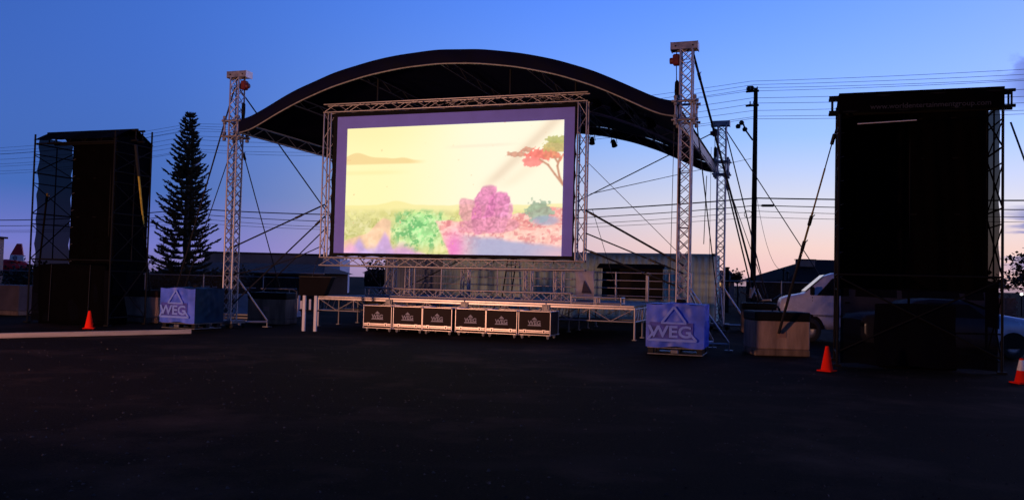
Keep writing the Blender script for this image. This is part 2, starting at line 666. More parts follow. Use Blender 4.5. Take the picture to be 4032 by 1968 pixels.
TW, TD = -13.71, 10.9
tower(0, 0, 'tall lattice tower at the right front corner of the roof, nearest the stage', -1, [(1, .12), (.65, .9), (-.5, 1)])
tower(TW, 0, 'lattice tower at the left front corner of the roof, beside the pine', 1, [(-1, .5), (.8, .9)])
tower(0, TD, 'farther lattice tower behind the right end of the roof, by the utility pole', -1, [(1, -.4), (1, .5), (.2, -1)])
tower(TW, TD, 'rear left lattice tower showing only below the screen beside the container', 1, [(-1, .4), (-.6, -1)])


def hoist(s, t, x, label):
    o = thing('chain_hoist', label, 'hoist', W(s, t), -TH, 'chain hoists hanging from the tower heads')
    MB().tube([(x, 0, 7.69), (x, 0, 7.58)], .012).build('hook', DSTEEL, o)
    b = MB()
    b.bbox(x - .09, x + .09, -.10, .10, 7.30, 7.58, .03)
    b.build('body', RED, o)
    m = MB().lathe([(0, -.17), (.075, -.17), (.085, -.14), (.085, .14), (.07, .17), (0, .17)], 12).build('motor', RED, o, (x, 0, 7.42))
    m.rotation_euler = (0, PI / 2, 0)
    MB().tube([(x, 0, 7.3), (x + .01, 0, 6.9), (x, 0, 6.36)], .014).build('chain', DSTEEL, o)
    MB().lathe([(0, 6.35), (.045, 6.36), (.06, 6.62), (.055, 6.85), (.02, 6.9)], 8, x + .03, -.05).build('chain_bag', BLACK, o)


hoist(0, 0, -.27, 'red chain hoist under the head of the right front tower')
hoist(TW, 0, .25, 'red chain hoist under the head of the left front tower')
hoist(0, TD, -.27, 'chain hoist under the head of the rear right tower')

# ------------------------------------------------------------------ roof
PR = [(-13.5, 5.94), (-13.15, 5.96), (-12.6, 6.24), (-12.0, 6.54), (-11.3, 6.84), (-10.3, 7.19), (-9.14, 7.47), (-8.0, 7.63), (-6.86, 7.69),
      (-5.7, 7.63), (-4.57, 7.47), (-3.4, 7.19), (-2.4, 6.84), (-1.7, 6.52), (-1.1, 6.22), (-.56, 5.96), (-.21, 5.94)]


def prof(s):
    for (a, za), (b, zb) in zip(PR, PR[1:]):
        if s <= b:
            return za + (zb - za) * (s - a) / (b - a)
    return PR[-1][1]


SS = [-13.5 + 13.29 * i / 96 for i in range(97)]
PZ = [prof(s) for s in SS]
for _ in range(6):
    PZ = [PZ[0]] + [(PZ[i - 1] + 2 * PZ[i] + PZ[i + 1]) / 4 for i in range(1, 96)] + [PZ[-1]]


def pz(s):
    k = (s + 13.5) / 13.29 * 96
    i = max(0, min(95, int(k)))
    return PZ[i] + (PZ[i + 1] - PZ[i]) * (k - i)


roof = thing('stage_roof', 'arched black canopy roof on trusses over the outdoor stage', 'stage roof', W(0, 0), -TH)
DEP = TD + .25
random.seed(3)
wob = [random.uniform(-.012, .012) for _ in range(200)]


def can_top(u, v):
    s = -13.5 + 13.29 * u
    t = -.22 + (DEP + .2) * v
    sag = .05 * abs(math.sin(PI * 4 * v)) * math.sin(PI * u)
    return (s, t, pz(s) + .34 - sag + .02 * math.sin(u * 40))


MB().grid(can_top, 96, 16).build('canopy', CANOPY, roof)


def fascia(u, v):
    s = -13.5 + 13.29 * u
    return (s, -.225 - .02 * math.sin(PI * v) + .012 * math.sin(u * 55 + v * 3), pz(s) + .02 + .37 * v + .006 * math.sin(u * 70) * (1 - v))


MB().grid(fascia, 120, 4).build('front_fascia', CANOPY, roof)


def rear_f(u, v):
    s = -13.5 + 13.29 * u
    return (s, DEP - .01, pz(s) + .04 + .28 * v)


MB().grid(rear_f, 96, 2).build('rear_fascia', CANOPY, roof)


def arch(t, m, dz=0.0, braces=True, r=.027):
    MB().tube([(s, t, pz(s) + dz) for s in SS], r, 8).build('arch_chord', m, roof)
    MB().tube([(s, t, pz(s) + .30 + dz) for s in SS], r * .9, 6).build('arch_chord', m, roof)
    if braces:
        n = 34
        for i in range(n):
            a = -13.4 + 13.09 * i / n
            b = a + 13.09 / n
            z0, z1 = (0, .30) if i % 2 else (.30, 0)
            rod('arch_brace', (a, t, pz(a) + z0 + dz), (b, t, pz(b) + z1 + dz), .012, m, roof, 6)


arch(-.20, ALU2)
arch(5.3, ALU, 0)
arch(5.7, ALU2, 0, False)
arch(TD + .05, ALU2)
for s in (-11.6, -9.4, -6.86, -4.3, -2.1):
    z = pz(s)
    for dzz in (0.02, .27):
        rod('purlin', (s, -.15, z + dzz), (s, TD, z + dzz), .024, ALU2, roof)
    for k in range(16):
        a, b = -.1 + 11 * k / 16, -.1 + 11 * (k + 1) / 16
        z0, z1 = (.02, .27) if k % 2 else (.27, .02)
        rod('purlin_brace', (s, a, z + z0), (s, b, z + z1), .011, ALU2, roof, 6)
for s in (-13.42, -.29):
    for dzz in (0, .32):
        rod('eave_rail', (s, -.2, 5.94 + dzz), (s, TD + .05, 5.94 + dzz), .03, ALU, roof)
    for k in range(18):
        a, b = -.2 + 11.2 * k / 18, -.2 + 11.2 * (k + 1) / 18
        z0, z1 = (0, .32) if k % 2 else (.32, 0)
        rod('eave_brace', (s, a, 5.94 + z0), (s, b, 5.94 + z1), .012, ALU, roof, 6)
MB().grid(lambda u, v: (-.25 + .012 * math.sin(u * 40), -.2 + 11.2 * u, 5.98 + .26 * v), 40, 2).build('side_fascia', ALU2, roof)
MB().grid(lambda u, v: (-13.46, -.2 + 11.2 * u, 5.98 + .26 * v), 40, 2).build('side_fascia', CANOPY, roof)

# stage lights hanging under the roof
lamps = [(-3.4, 4.5, 7.48, 'first of the four dark lamps under the roof, beside the screen'),
         (-2.83, 4.5, 7.30, 'second dark stage lamp from the screen in the row of four'),
         (-2.35, 4.5, 7.05, 'third dark stage lamp from the screen in the row of four'),
         (-1.68, 4.5, 6.73, 'last dark stage lamp of four, nearest the right tower'),
         (-4.69, 9.4, 7.02, 'small round lamp against the sky just right of the screen'),
         (-3.85, 9.4, 6.90, 'small round lamp against the sky, second from the screen')]
for i, (s, t, z, lb) in enumerate(lamps):
    o = thing('stage_light', lb, 'stage light', W(s, t, z), -TH, 'lamps hanging under the stage roof')
    sc_ = 1.15 if i < 4 else .85
    bd = MB().lathe([(0, .17 * sc_), (.08 * sc_, .16 * sc_), (.11 * sc_, .05 * sc_), (.125 * sc_, -.13 * sc_), (.14 * sc_, -.15 * sc_), (.13 * sc_, -.16 * sc_), (0, -.12 * sc_)], 14).build('body', BLACK, o)
    bd.rotation_euler = (.7, .2 * (-1) ** i, 0)
    for x in (-.15, .15):
        rod('yoke', (x * sc_, 0, 0), (x * sc_ * .6, 0, .22), .012, BLACK, o, 6)
    rod('clamp', (0, 0, .2), (0, 0, .33), .018, DSTEEL, o, 6)
    rod('yoke', (-.09 * sc_, 0, .22), (.09 * sc_, 0, .22), .012, BLACK, o, 6)

# ------------------------------------------------------------------ movie screen and its frame
SX0, SX1, SZ0, SZ1, ST = -10.90, -2.70, 1.94, 6.85, .55
TW_ = .29
fr = thing('screen_frame', 'rectangular aluminium truss frame hung under the roof, holding the screen', 'screen frame', W(0, 0), -TH)
h = TW_ / 2
truss(fr, (SX0, ST, SZ1 - h), (SX1, ST, SZ1 - h), TW_ - .05, TW_ - .05, 19, ALU, .025, .012, side=(0, 1, 0), faces='lr')
truss(fr, (SX0, ST, SZ0 + h), (SX1, ST, SZ0 + h), TW_ - .05, TW_ - .05, 19, ALU, .025, .012, side=(0, 1, 0), faces='lr')
truss(fr, (SX0 + h, ST, SZ0 + TW_), (SX0 + h, ST, SZ1 - TW_), TW_ - .05, TW_ - .05, 11, ALU, .025, .012, side=(1, 0, 0), faces='bt')
truss(fr, (SX1 - h, ST, SZ0 + TW_), (SX1 - h, ST, SZ1 - TW_), TW_ - .05, TW_ - .05, 11, ALU, .025, .012, side=(1, 0, 0), faces='bt')
for s in (-9.1, -4.95, -3.05):
    rod('hanger', (s, ST - .1, SZ1), (s, ST - .1, pz(s) + .05), .035, DSTEEL, fr)

scr = thing('movie_screen', 'bright white movie screen with black edging and a lit savanna picture', 'screen', W(0, 0), -TH)
EX0, EX1, EZ0, EZ1 = -10.56, -2.985, 2.225, 6.555
BX0, BX1, BZ0, BZ1 = -10.40, -3.05, 2.34, 6.42
IX0, IX1, IZ0, IZ1 = -10.05, -3.345, 2.345, 6.08


def warp(s, z, t=.40):
    a = (s - EX0) / (EX1 - EX0)
    b = (z - EZ0) / (EZ1 - EZ0)
    return (s, t + .02 * math.sin(a * 17) * b * (1 - b), z)


# black edging, outer edge scalloped between the ties
eg = MB()
per = []
for k in range(53):
    per.append((EX0 + (EX1 - EX0) * k / 52, EZ0, 0, -1))
for k in range(1, 31):
    per.append((EX1, EZ0 + (EZ1 - EZ0) * k / 30, 1, 0))
for k in range(1, 53):
    per.append((EX1 - (EX1 - EX0) * k / 52, EZ1, 0, 1))
for k in range(1, 30):
    per.append((EX0, EZ1 - (EZ1 - EZ0) * k / 30, -1, 0))
vs = []
for i, (s, z, nx, nz) in enumerate(per):
    sc2 = .028 * abs(math.sin(i * PI / 4.0))
    vs.append(warp(s - nx * sc2, z - nz * sc2, .41))
    vs.append(warp(min(max(s, BX0), BX1), min(max(z, BZ0), BZ1), .405))
n = len(per)
eg.add(vs, [(2 * i, 2 * ((i + 1) % n), 2 * ((i + 1) % n) + 1, 2 * i + 1) for i in range(n)], True)
eg.build('edging', BLACK, scr)
SCRB = mat('screen_border', (.27, .28, .92), .8, 0, .1, .8)  # white cloth; the bluish ambient light is put into its base colour
MB().grid(lambda u, v: warp(BX0 + (BX1 - BX0) * u, BZ0 + (BZ1 - BZ0) * v, .408), 40, 24).build('screen_cloth', SCRB, scr)
for i, (s, z, nx, nz) in enumerate(per):
    if i % 4 == 0:
        rod('tie', warp(s - nx * .02, z - nz * .02, .412), (s + nx * .10, .44, z + nz * .10), .012, STRAP, scr, 6)


# picture: a generic savanna at sunset, computed as colours on a fine grid
def picture():
    nx, ny = 300, 168
    X, Y = np.meshgrid(np.linspace(0, 1, nx), np.linspace(0, 1, ny))
    rng = np.random.RandomState(5)

    def fbm(fx, fy, seed, oct_=5):
        r = np.random.RandomState(seed)
        out = np.zeros_like(X)
        amp = 1.0
        for o in range(oct_):
            gx, gy = int(fx * 2 ** o) + 2, int(fy * 2 ** o) + 2
            gr = r.rand(gy + 1, gx + 1)
            px, py = X * (gx - 1e-3), Y * (gy - 1e-3)
            ix, iy = px.astype(int), py.astype(int)
            tx, ty = px - ix, py - iy
            tx, ty = tx * tx * (3 - 2 * tx), ty * ty * (3 - 2 * ty)
            out += amp * ((gr[iy, ix] * (1 - tx) + gr[iy, ix + 1] * tx) * (1 - ty) + (gr[iy + 1, ix] * (1 - tx) + gr[iy + 1, ix + 1] * tx) * ty)
            amp *= .5
        return out / (2 - .5 ** (oct_ - 1))

    def S(a, b, v):
        t = np.clip((v - a) / (b - a), 0, 1)
        return t * t * (3 - 2 * t)
    img = np.zeros((ny, nx, 3))

    def lay(mask, col):
        nonlocal img
        m = np.clip(mask, 0, 1)[..., None]
        img = img * (1 - m) + (np.array(col) / 255.0 if not isinstance(col, np.ndarray) else col) * m
    img[:] = np.array((252, 243, 182)) / 255
    lay(S(.1, .75, X) * .9, (255, 245, 222))
    lay(S(.75, 1, Y) * S(.6, 0, X) * .6, (246, 232, 168))
    n1, n2, n3, n4 = fbm(4, 3, 1), fbm(12, 7, 2), fbm(36, 20, 3), fbm(3, 2, 4)
    # long thin clouds and a far mesa
    lay(S(.02, 0, abs(Y - .825 - .03 * (X - .5))) * S(.45, .55, X) * S(.85, .7, X) * .35, (240, 214, 190))
    mesa = .735 + .07 * np.exp(-((X - .05) / .07) ** 2) + .025 * np.exp(-((X - .18) / .07) ** 2) + .02 * np.exp(-((X - .28) / .04) ** 2)
    lay(S(.0, .008, mesa - Y) * S(.70, .715, Y) * S(.40, .30, X) * .8, (238, 206, 142))
    lay(S(.03, 0, abs(Y - .64)) * S(.35, .15, X) * .35, (240, 220, 150))
    # horizon hills
    hill = .385 + .035 * np.exp(-((X - .25) / .06) ** 2) + .02 * (n2 - .5)
    lay(S(0, .01, hill - Y) * .55, (236, 224, 140))
    # scrubland
    land = .365 + .018 * (n2 - .5)
    f = S(0, .06, land - Y)
    scrub = np.array((226, 220, 150)) / 255 * (.86 + .28 * n3[..., None])
    lay(f, scrub)
    lay(f * S(.52, .62, n2) * .4, (196, 192, 112))
    n7, n8 = fbm(48, 30, 21, 4), fbm(90, 56, 22, 3)
    lay(f * S(.53, .58, n7) * S(.01, .10, land - Y) * .55, (166, 168, 92))
    lay(f * S(.60, .64, n7) * .5, (246, 236, 184))
    lay(f * S(.50, .7, n3) * S(.28, .18, Y) * .5, (248, 236, 190))
    green = np.exp(-(((X - .37) / .13) ** 2 + ((Y - .2) / .16) ** 2))
    gcol = np.array((150, 220, 142)) / 255 * (.80 + .42 * n3[..., None])
    lay(f * S(.12, .9, green) * .85, gcol)
    lay(f * S(.54, .58, n7) * S(.15, .5, green) * .7, (96, 176, 104))
    lay(f * S(.57, .62, n8) * S(.2, .6, green) * .7, (220, 244, 180))
    # pale slope left
    sl = S(0, .02, (.20 + .09 * S(.1, .2, X) - .5 * np.abs(X - .19)) - Y + .03 * (n2 - .5)) * S(.235, .22, X)
    lay(sl * .85, np.array((252, 204, 172)) / 255 * (.86 + .28 * n3[..., None]))
    # rocks at the lower left
    for cx, hgt, wd, col in ((.075, .13, .055, (188, 160, 218)), (.20, .17, .055, (196, 160, 214)), (.03, .10, .06, (236, 172, 206)), (.29, .09, .11, (218, 162, 212)), (.14, .06, .14, (198, 172, 220))):
        top = hgt - hgt * (np.abs(X - cx) / wd) ** 1.3 + .03 * (n2 - .5)
        lay(S(-.02, .06, top - Y + .05 * (n3 - .5)) * .9, np.array(col) / 255 * (.9 + .22 * n3[..., None]))
    # ledge on the right
    edge = .43 + .26 * (.27 - Y) + .015 * (n2 - .5)
    lt = .265 + .09 * S(.6, .95, X) + .04 * (n2 - .5) + .02 * (n3 - .5)
    led = S(0, .015, X - edge) * S(0, .015, lt - Y)
    n6 = fbm(60, 90, 12, 3)
    lcol = np.array((252, 192, 178)) / 255 * (.80 + .22 * n3[..., None] + .26 * n6[..., None])
    lay(led, lcol)
    lay(led * S(.5, .56, n2) * S(.12, .22, Y) * .5, (224, 130, 128))
    lay(led * S(.56, .60, n7) * .55, (206, 118, 122))
    lay(led * S(.58, .62, n8) * .45, (255, 226, 206))
    lay(led * S(.48, .44, X) * .7, (255, 236, 200))
    lay(led * np.exp(-(((X - .53) / .05) ** 2 + ((Y - .05) / .12) ** 2)) * .9, (236, 130, 200))
    lay(led * S(.0, .05, .17 - .2 * (X - .62) - Y + .03 * (n2 - .5)) * S(.52, .66, X) * .9, (168, 172, 206))
    lay(led * S(.12, .0, Y) * S(.8, 1., X) * .6, (246, 186, 190))
    # soft pink boulders on the ledge
    wx, wy = X + .05 * (n2 - .5) + .02 * (n3 - .5), Y + .06 * (n1 - .5) + .03 * (n2 - .5)
    n5 = fbm(70, 40, 9, 3)
    strata = S(.2, .8, .5 + .5 * np.sin((Y * 75 + X * 40 + n7 * 14)))
    for cx, cy, ax, ay, lean, col, a in ((.60, .31, .045, .13, -.15, (242, 160, 180), .75), (.655, .34, .045, .19, .12, (236, 134, 186), .85), (.71, .32, .05, .15, .1, (242, 140, 194), .9),
                                         (.75, .27, .03, .10, .1, (246, 160, 200), .8), (.68, .22, .14, .06, 0, (240, 160, 180), .7)):
        e = np.abs((wx - cx - lean * (wy - cy)) / ax) ** 2.6 + np.abs((wy - cy) / ay) ** 2.2
        lay(S(1.2, .8, e) * a, np.array(col) / 255 * (.86 + .12 * strata[..., None] + .30 * (n8[..., None] - .5)))
    # grey green bush at the right
    bs = np.exp(-(((X - .90) / .06) ** 2 + ((Y - .33) / .085) ** 2))
    lay(S(.36, .48, bs + .7 * (n8 - .5) + .4 * (n7 - .5)) * .85, np.array((150, 172, 148)) / 255 * (.84 + .32 * n8[..., None]))
    lay(S(.4, .8, np.exp(-(((X - .93) / .08) ** 2 + ((Y - .26) / .05) ** 2))) * .7, (158, 170, 198))
    # slanting haze beam
    d = (X - .66) * .86 - (Y - .50) * .52
    beam = np.exp(-(d / .030) ** 2) * S(.46, .6, Y)
    lay(beam * .45, (214, 186, 160))
    d2 = (X - .74) * .80 - (Y - .50) * .60
    lay(np.exp(-(d2 / .035) ** 2) * S(.46, .56, Y) * S(.85, .7, Y) * .22, (226, 200, 168))
    # flat topped tree
    for cx, cy, ax, ay, col, a in ((.80, .755, .045, .022, (206, 150, 126), .9), (.845, .785, .03, .025, (210, 150, 126), .9),
                                   (.91, .75, .075, .05, (246, 124, 112), .95), (.87, .70, .05, .035, (250, 138, 130), .9), (.965, .80, .06, .045, (196, 178, 112), .9),
                                   (.975, .855, .05, .03, (176, 176, 104), .85), (.95, .74, .05, .03, (226, 140, 110), .8)):
        e = np.exp(-(((X - cx) / ax) ** 2 + ((Y - cy) / ay) ** 2))
        lay(S(.34, .46, e + .75 * (n8 - .5) + .5 * (n7 - .5)) * a, np.array(col) / 255 * (.86 + .28 * n8[..., None]))
    for pts in (((.90, .71), (.935, .67), (.965, .60), (1., .52)), ((.985, .72), (.975, .66), (.985, .58), (1., .53)), ((.96, .73), (.975, .69))):
        for (ax, ay), (bx, by) in zip(pts, pts[1:]):
            ex, ey = bx - ax, by - ay
            t = np.clip(((X - ax) * ex + (Y - ay) * ey) / (ex * ex + ey * ey), 0, 1)
            dd = np.hypot((X - ax - t * ex) * 1.78, Y - ay - t * ey)
            lay(S(.012, .004, dd) * .9, (196, 138, 110))
    # blur passes, none run, then a slight even lift
    k = np.array((.25, .5, .25))
    for _ in range(0):
        p = np.pad(img, ((1, 1), (1, 1), (0, 0)), 'edge')
        p = k[0] * p[:-2] + k[1] * p[1:-1] + k[2] * p[2:]
        img = k[0] * p[:, :-2] + k[1] * p[:, 1:-1] + k[2] * p[:, 2:]
    return np.clip(img * 1.02 + .01, 0, 1)


img = picture()
ny, nx = img.shape[:2]
mp = MB().grid(lambda u, v: warp(IX0 + (IX1 - IX0) * u, IZ0 + (IZ1 - IZ0) * v - .03 * (1 - u) * v, .400), nx - 1, ny - 1)
PICM = bpy.data.materials.new('projected_picture')
PICM.use_nodes = True
pn = PICM.node_tree
pb = pn.nodes['Principled BSDF']
pa = pn.nodes.new('ShaderNodeAttribute')
pa.attribute_name = 'picture'
pn.links.new(pa.outputs['Color'], pb.inputs['Emission Color'])
pb.inputs['Emission Strength'].default_value = 1.0 / EXP
pb.inputs['Base Color'].default_value = (.02, .02, .02, 1)
pb.inputs['Roughness'].default_value = .9
po = mp.build('picture', PICM, scr)
lin = np.where(img <= .04045, img / 12.92, ((img + .055) / 1.055) ** 2.4)
ca = po.data.color_attributes.new('picture', 'FLOAT_COLOR', 'POINT')
ca.data.foreach_set('color', np.concatenate([lin, np.ones((ny, nx, 1))], 2).astype(np.float32).ravel())

# ------------------------------------------------------------------ stage deck
DS = [-12.08, -9.5, -6.93, -4.32, -1.67]
DT0, DT1, DZ = 2.4, 9.1, 1.0
deck = thing('stage_platform', 'low modular stage deck with bright aluminium front beam on thin legs', 'stage', W(0, 0), -TH)
for a, b in zip(DS, DS[1:]):
    for r_ in range(5):
        t0 = DT0 + .06 + r_ * 1.33
        MB().box(a + .02, b - .02, t0, t0 + 1.315, DZ - .03, DZ - .002).build('deck_panel', PLY, deck)
    MB().bbox(a + .012, b - .012, DT0 - .02, DT0 + .055, DZ - .052, DZ, .008).build('front_rail', RAIL, deck)
    MB().bbox(a + .012, b - .012, DT0 - .005, DT0 + .05, DZ - .125, DZ - .062, .008).build('front_rail', RAIL, deck)
    rod('lower_chord', (a + .03, DT0 + .02, .53), (b - .03, DT0 + .02, .53), .024, ALU, deck)
    nb = 4
    for k in range(nb):
        x0, x1 = a + .06 + (b - a - .12) * k / nb, a + .06 + (b - a - .12) * (k + 1) / nb
        z0, z1 = (.54, .88) if k % 2 else (.88, .54)
        rod('deck_brace', (x0, DT0 + .02, z0), (x1, DT0 + .02, z1), .015, ALU, deck, 6)
    rod('deck_post', ((a + b) / 2, DT0 + .02, .53), ((a + b) / 2, DT0 + .02, .88), .014, ALU, deck, 6)
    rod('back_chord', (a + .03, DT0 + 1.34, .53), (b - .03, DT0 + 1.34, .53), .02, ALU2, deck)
    for k in range(nb):
        x0, x1 = a + .06 + (b - a - .12) * k / nb, a + .06 + (b - a - .12) * (k + 1) / nb
        z0, z1 = (.88, .54) if k % 2 else (.54, .88)
        rod('deck_brace', (x0, DT0 + 1.34, z0), (x1, DT0 + 1.34, z1), .013, ALU2, deck, 6)
for s in DS:
    for t in (DT0 + .03, DT0 + 1.34, DT0 + 2.67, DT0 + 4.0, DT0 + 5.33, DT1 - .05):
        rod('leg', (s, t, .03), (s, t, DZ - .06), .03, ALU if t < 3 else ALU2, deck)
        MB().box(s - .06, s + .06, t - .06, t + .06, .003, .03).build('leg_foot', ALU2, deck)
    for t0 in (DT0 + .03, DT0 + 1.34):
        rod('side_chord', (s, t0, .53), (s, t0 + 1.31, .53), .02, ALU, deck)
        rod('side_chord', (s, t0, .90), (s, t0 + 1.31, .90), .02, ALU, deck)
        for k in range(3):
            rod('deck_brace', (s, t0 + .4 * k + .05, .53), (s, t0 + .4 * k + .3, .9), .013, ALU, deck, 6)
for s in DS[1:-1]:
    MB().bbox(s - .12, s + .12, DT0 - .05, DT0 - .022, .72, .96, .01).bbox(s - .07, s + .07, DT0 - .075, DT0 - .045, .76, .93, .01).build('joint_clamp', ALU2, deck)
    for x in (-.08, .08):
        rod('clamp_bolt', (s + x, DT0 - .09, .80), (s + x, DT0 - .04, .80), .018, STEEL, deck, 6)

# road cases in a row under the deck edge
def case_proto():
    o = thing('road_case', '', 'road case', (0, 0, 0), -TH, 'road cases lined up in front of the stage')
    w, d, z0, z1 = .95, .86, .115, .80
    MB().box(.012, w - .012, .012, d - .012, z0 + .012, z1 - .012).build('shell', CASE, o)
    e = .022
    for x in (0, w):
        for y in (0, d):
            MB().bbox(x - (e if x else 0), x + (0 if x else e), y - (e if y else 0), y + (0 if y else e), z0, z1, .006).build('edge_trim', TRIM, o)
    for z in (z0, z1 - e):
        for y in (0, d - e):
            MB().bbox(.024, w - .024, y, y + e, z, z + e, .006).build('edge_trim', TRIM, o)
        for x in (0, w - e):
            MB().bbox(x, x + e, .024, d - .024, z, z + e, .006).build('edge_trim', TRIM, o)
    for x in (0, w):
        for y in (0, d):
            for z in (z0, z1):
                MB().lathe([(0, -.034), (.025, -.026), (.036, 0), (.025, .026), (0, .034)], 8).build('corner_ball', TRIM, o, (min(max(x, .014), w - .014), min(max(y, .014), d - .014), min(max(z, z0 + .014), z1 - .014)))
    # tongue and groove strip low on the front, with two butterfly latches
    MB().bbox(.026, w - .026, -.004, .010, z0 + .115, z0 + .150, .004).build('valance', TRIM, o)
    MB().bbox(.026, w - .026, -.002, .010, z0 + .070, z0 + .100, .004).build('valance', TRIM, o)
    for x in (.19, w - .19):
        l = MB().bbox(x - .055, x + .055, -.012, .004, z0 + .062, z0 + .165, .008).build('latch', TRIM, o)
        MB().bbox(x - .022, x + .022, -.026, -.012, z0 + .085, z0 + .135, .006).build('latch_key', DSTEEL, l)
    for x in (.10, w - .10):
        for y in (.1, d - .1):
            c = MB().box(x - .04, x + .04, y - .04, y + .04, z0 - .022, z0).box(x - .028, x - .02, y - .03, y + .03, .03, z0 - .02).box(x + .02, x + .028, y - .03, y + .03, .03, z0 - .02).build('caster', STEEL, o)
            wh = MB().lathe([(0, -.018), (.042, -.018), (.046, 0), (.042, .018), (0, .018)], 12).build('wheel', mat('caster_grey', (.22, .21, .2), .6), c, (x, y, .047))
            wh.rotation_euler = (0, PI / 2, 0)
    # silver emblem: triangle over the letters
    lg = text_mesh('WEG', .20, LOGOS, .006)
    lo = link('emblem', lg, o, (w / 2, .006, z0 + .305))
    lo.scale = (.82, 1, .78)
    cx, zb = w / 2, z0 + .30
    tr = MB()
    tr.poly([(cx - .085, .004, zb + .135), (cx + .085, .004, zb + .135), (cx, .004, zb + .215)], (0, -.004, 0))
    tr.poly([(cx - .20, .004, zb - .035), (cx + .20, .004, zb - .035), (cx + .18, .004, zb), (cx - .18, .004, zb)], (0, -.004, 0))
    tr.build('emblem_triangle', LOGOS, o)
    return o


CT = 1.0
cs = [(-9.66, 'first road case of six from the left, half in shadow'), (-8.68, 'second road case from the left in the row of six'), (-7.70, 'third road case from the left, before the small gap'),
      (-6.67, 'fourth road case from the left, just after the small gap'), (-5.70, 'fifth road case from the left in the row of six'), (-4.73, 'last road case on the right of the row of six')]
cp = case_proto()
for i, (s, lb) in enumerate(cs):
    lb = 'black ' + lb
    if i == 0:
        cp.location = W(s, CT)
        cp['label'] = lb
    else:
        copy_tree(cp, W(s, CT + (0, .03, -.02, .02, -.03, .01)[i]), -TH + (0, .012, -.010, .008, -.012, .006)[i], lb)

# spare truss lying on the deck edge
t_ = thing('spare_truss', 'long aluminium truss lying along the stage deck behind the front edge', 'truss', W(0, 0), -TH)
truss(t_, (-10.63, 3.0, 1.17), (-3.7, 3.0, 1.17), .27, .25, 22, ALU, .024, .012, side=(0, 1, 0), rungs=4, faces='lr')
for i, (a, b) in enumerate(((-3.66, -2.95), (-2.9, -2.15))):
    o = thing('step_unit', ('low metal step frame on the deck touching the spare truss', 'low metal step frame on the deck below the pale banner')[i], 'frame', W(0, 0), -TH, 'low frames on the deck')
    for z in (1.03, 1.2):
        for t in (2.8, 3.3):
            rod('bar', (a, t, z), (b, t, z), .022, ALU, o)
        for s in (a, b):
            rod('bar', (s, 2.8, z), (s, 3.3, z), .022, ALU, o)
    for s in (a, b):
        for t in (2.8, 3.3):
            rod('post', (s, t, 1.0), (s, t, 1.215), .024, ALU, o)

# railing sections at the back of the deck
RT = 8.7
secs = [(-11.6, -9.3, 'stage railing section at the far left, by the rear tower'), (-9.25, -7.0, 'second stage railing section from the left, behind the spare truss'),
        (-6.95, -4.7, 'third stage railing section from the left, in front of the ladder'), (-4.65, -2.4, 'stage railing section in front of the dark container hatch'),
        (-2.35, -.8, 'short stage railing section at the right end behind the tower')]
for a, b, lb in secs:
    o = thing('stage_railing', lb, 'railing', W(0, 0), -TH, 'railings along the back of the stage')
    for s in (a, (a + b) / 2, b):
        rod('post', (s, RT, .95), (s, RT, 2.05), .03 if s != a else .036, ALU, o)
    for z in (1.18, 1.46, 1.74, 2.02):
        rod('rail', (a, RT, z), (b, RT, z), .017, ALU, o)

# short truss pieces standing on the deck
for s, w_, lb in ((-11.3, .18, 'short truss standing on the deck at the left, brightly lit'), (-8.95, .26, 'short truss standing on the deck under the middle of the screen'),
                  (-6.5, .26, 'short three chord truss standing on the deck beside the ladder'), (-5.35, .3, 'short truss with a dark cap standing right of the ladder')):
    o = thing('upright_truss', lb, 'truss', W(s, 7.5, 1.0), -TH, 'short trusses standing on the deck')
    truss(o, (0, 0, .03), (0, 0, 1.02), w_, w_, 4, ALU, .026, .011)
    MB().box(-w_ / 2 - .03, w_ / 2 + .03, -w_ / 2 - .03, w_ / 2 + .03, 0, .03).build('end_plate', ALU2, o)
    MB().box(-w_ / 2 - .03, w_ / 2 + .03, -w_ / 2 - .03, w_ / 2 + .03, 1.0205, 1.05).build('end_plate', ALU2 if w_ < .3 else BLACK, o)

# pale banner with a dark triangle, hung on the railing
bn = thing('banner', 'pale cloth banner with a dark triangle emblem hung by the container hatch', 'banner', W(-4.52, 7.95, 1.0), -TH)
MB().grid(lambda u, v: (-.32 + .68 * u + .02 * math.sin(v * 5), .03 * math.sin(u * 9 + v * 4) - .02, .08 + 1.0 * v - .03 * u), 16, 12).build('cloth', PAPER, bn)
tb = MB()
tb.poly([(-.08, -.06, .25), (.28, -.06, .25), (.0, -.06, .72)], (0, -.004, 0))
tb.build('emblem', mat('emblem_ink', (.06, .05, .08), .8), bn)
for x in (-.32, .34):
    rod('pole', (x, .03, 0), (x, .03, 1.12), .015, STEEL, bn, 6)

# equipment rack under the deck at the left with a pink power light
o = thing('equipment_rack', 'dark equipment rack under the left end of the deck with a pink light', 'rack', W(-10.9, 4.3, 0), -TH)
MB().bbox(-.35, .35, -.3, .3, .06, .9, .02).build('cabinet', BLACK, o)
for k in range(4):
    MB().box(-.28, .28, -.312, -.3, .14 + k * .17, .27 + k * .17).build('rack_unit', DSTEEL, o)
MB().lathe([(0, -.02), (.02, -.01), (.022, .01), (0, .02)], 8).build('power_light', LEDP, o, (-.02, -.325, .86))

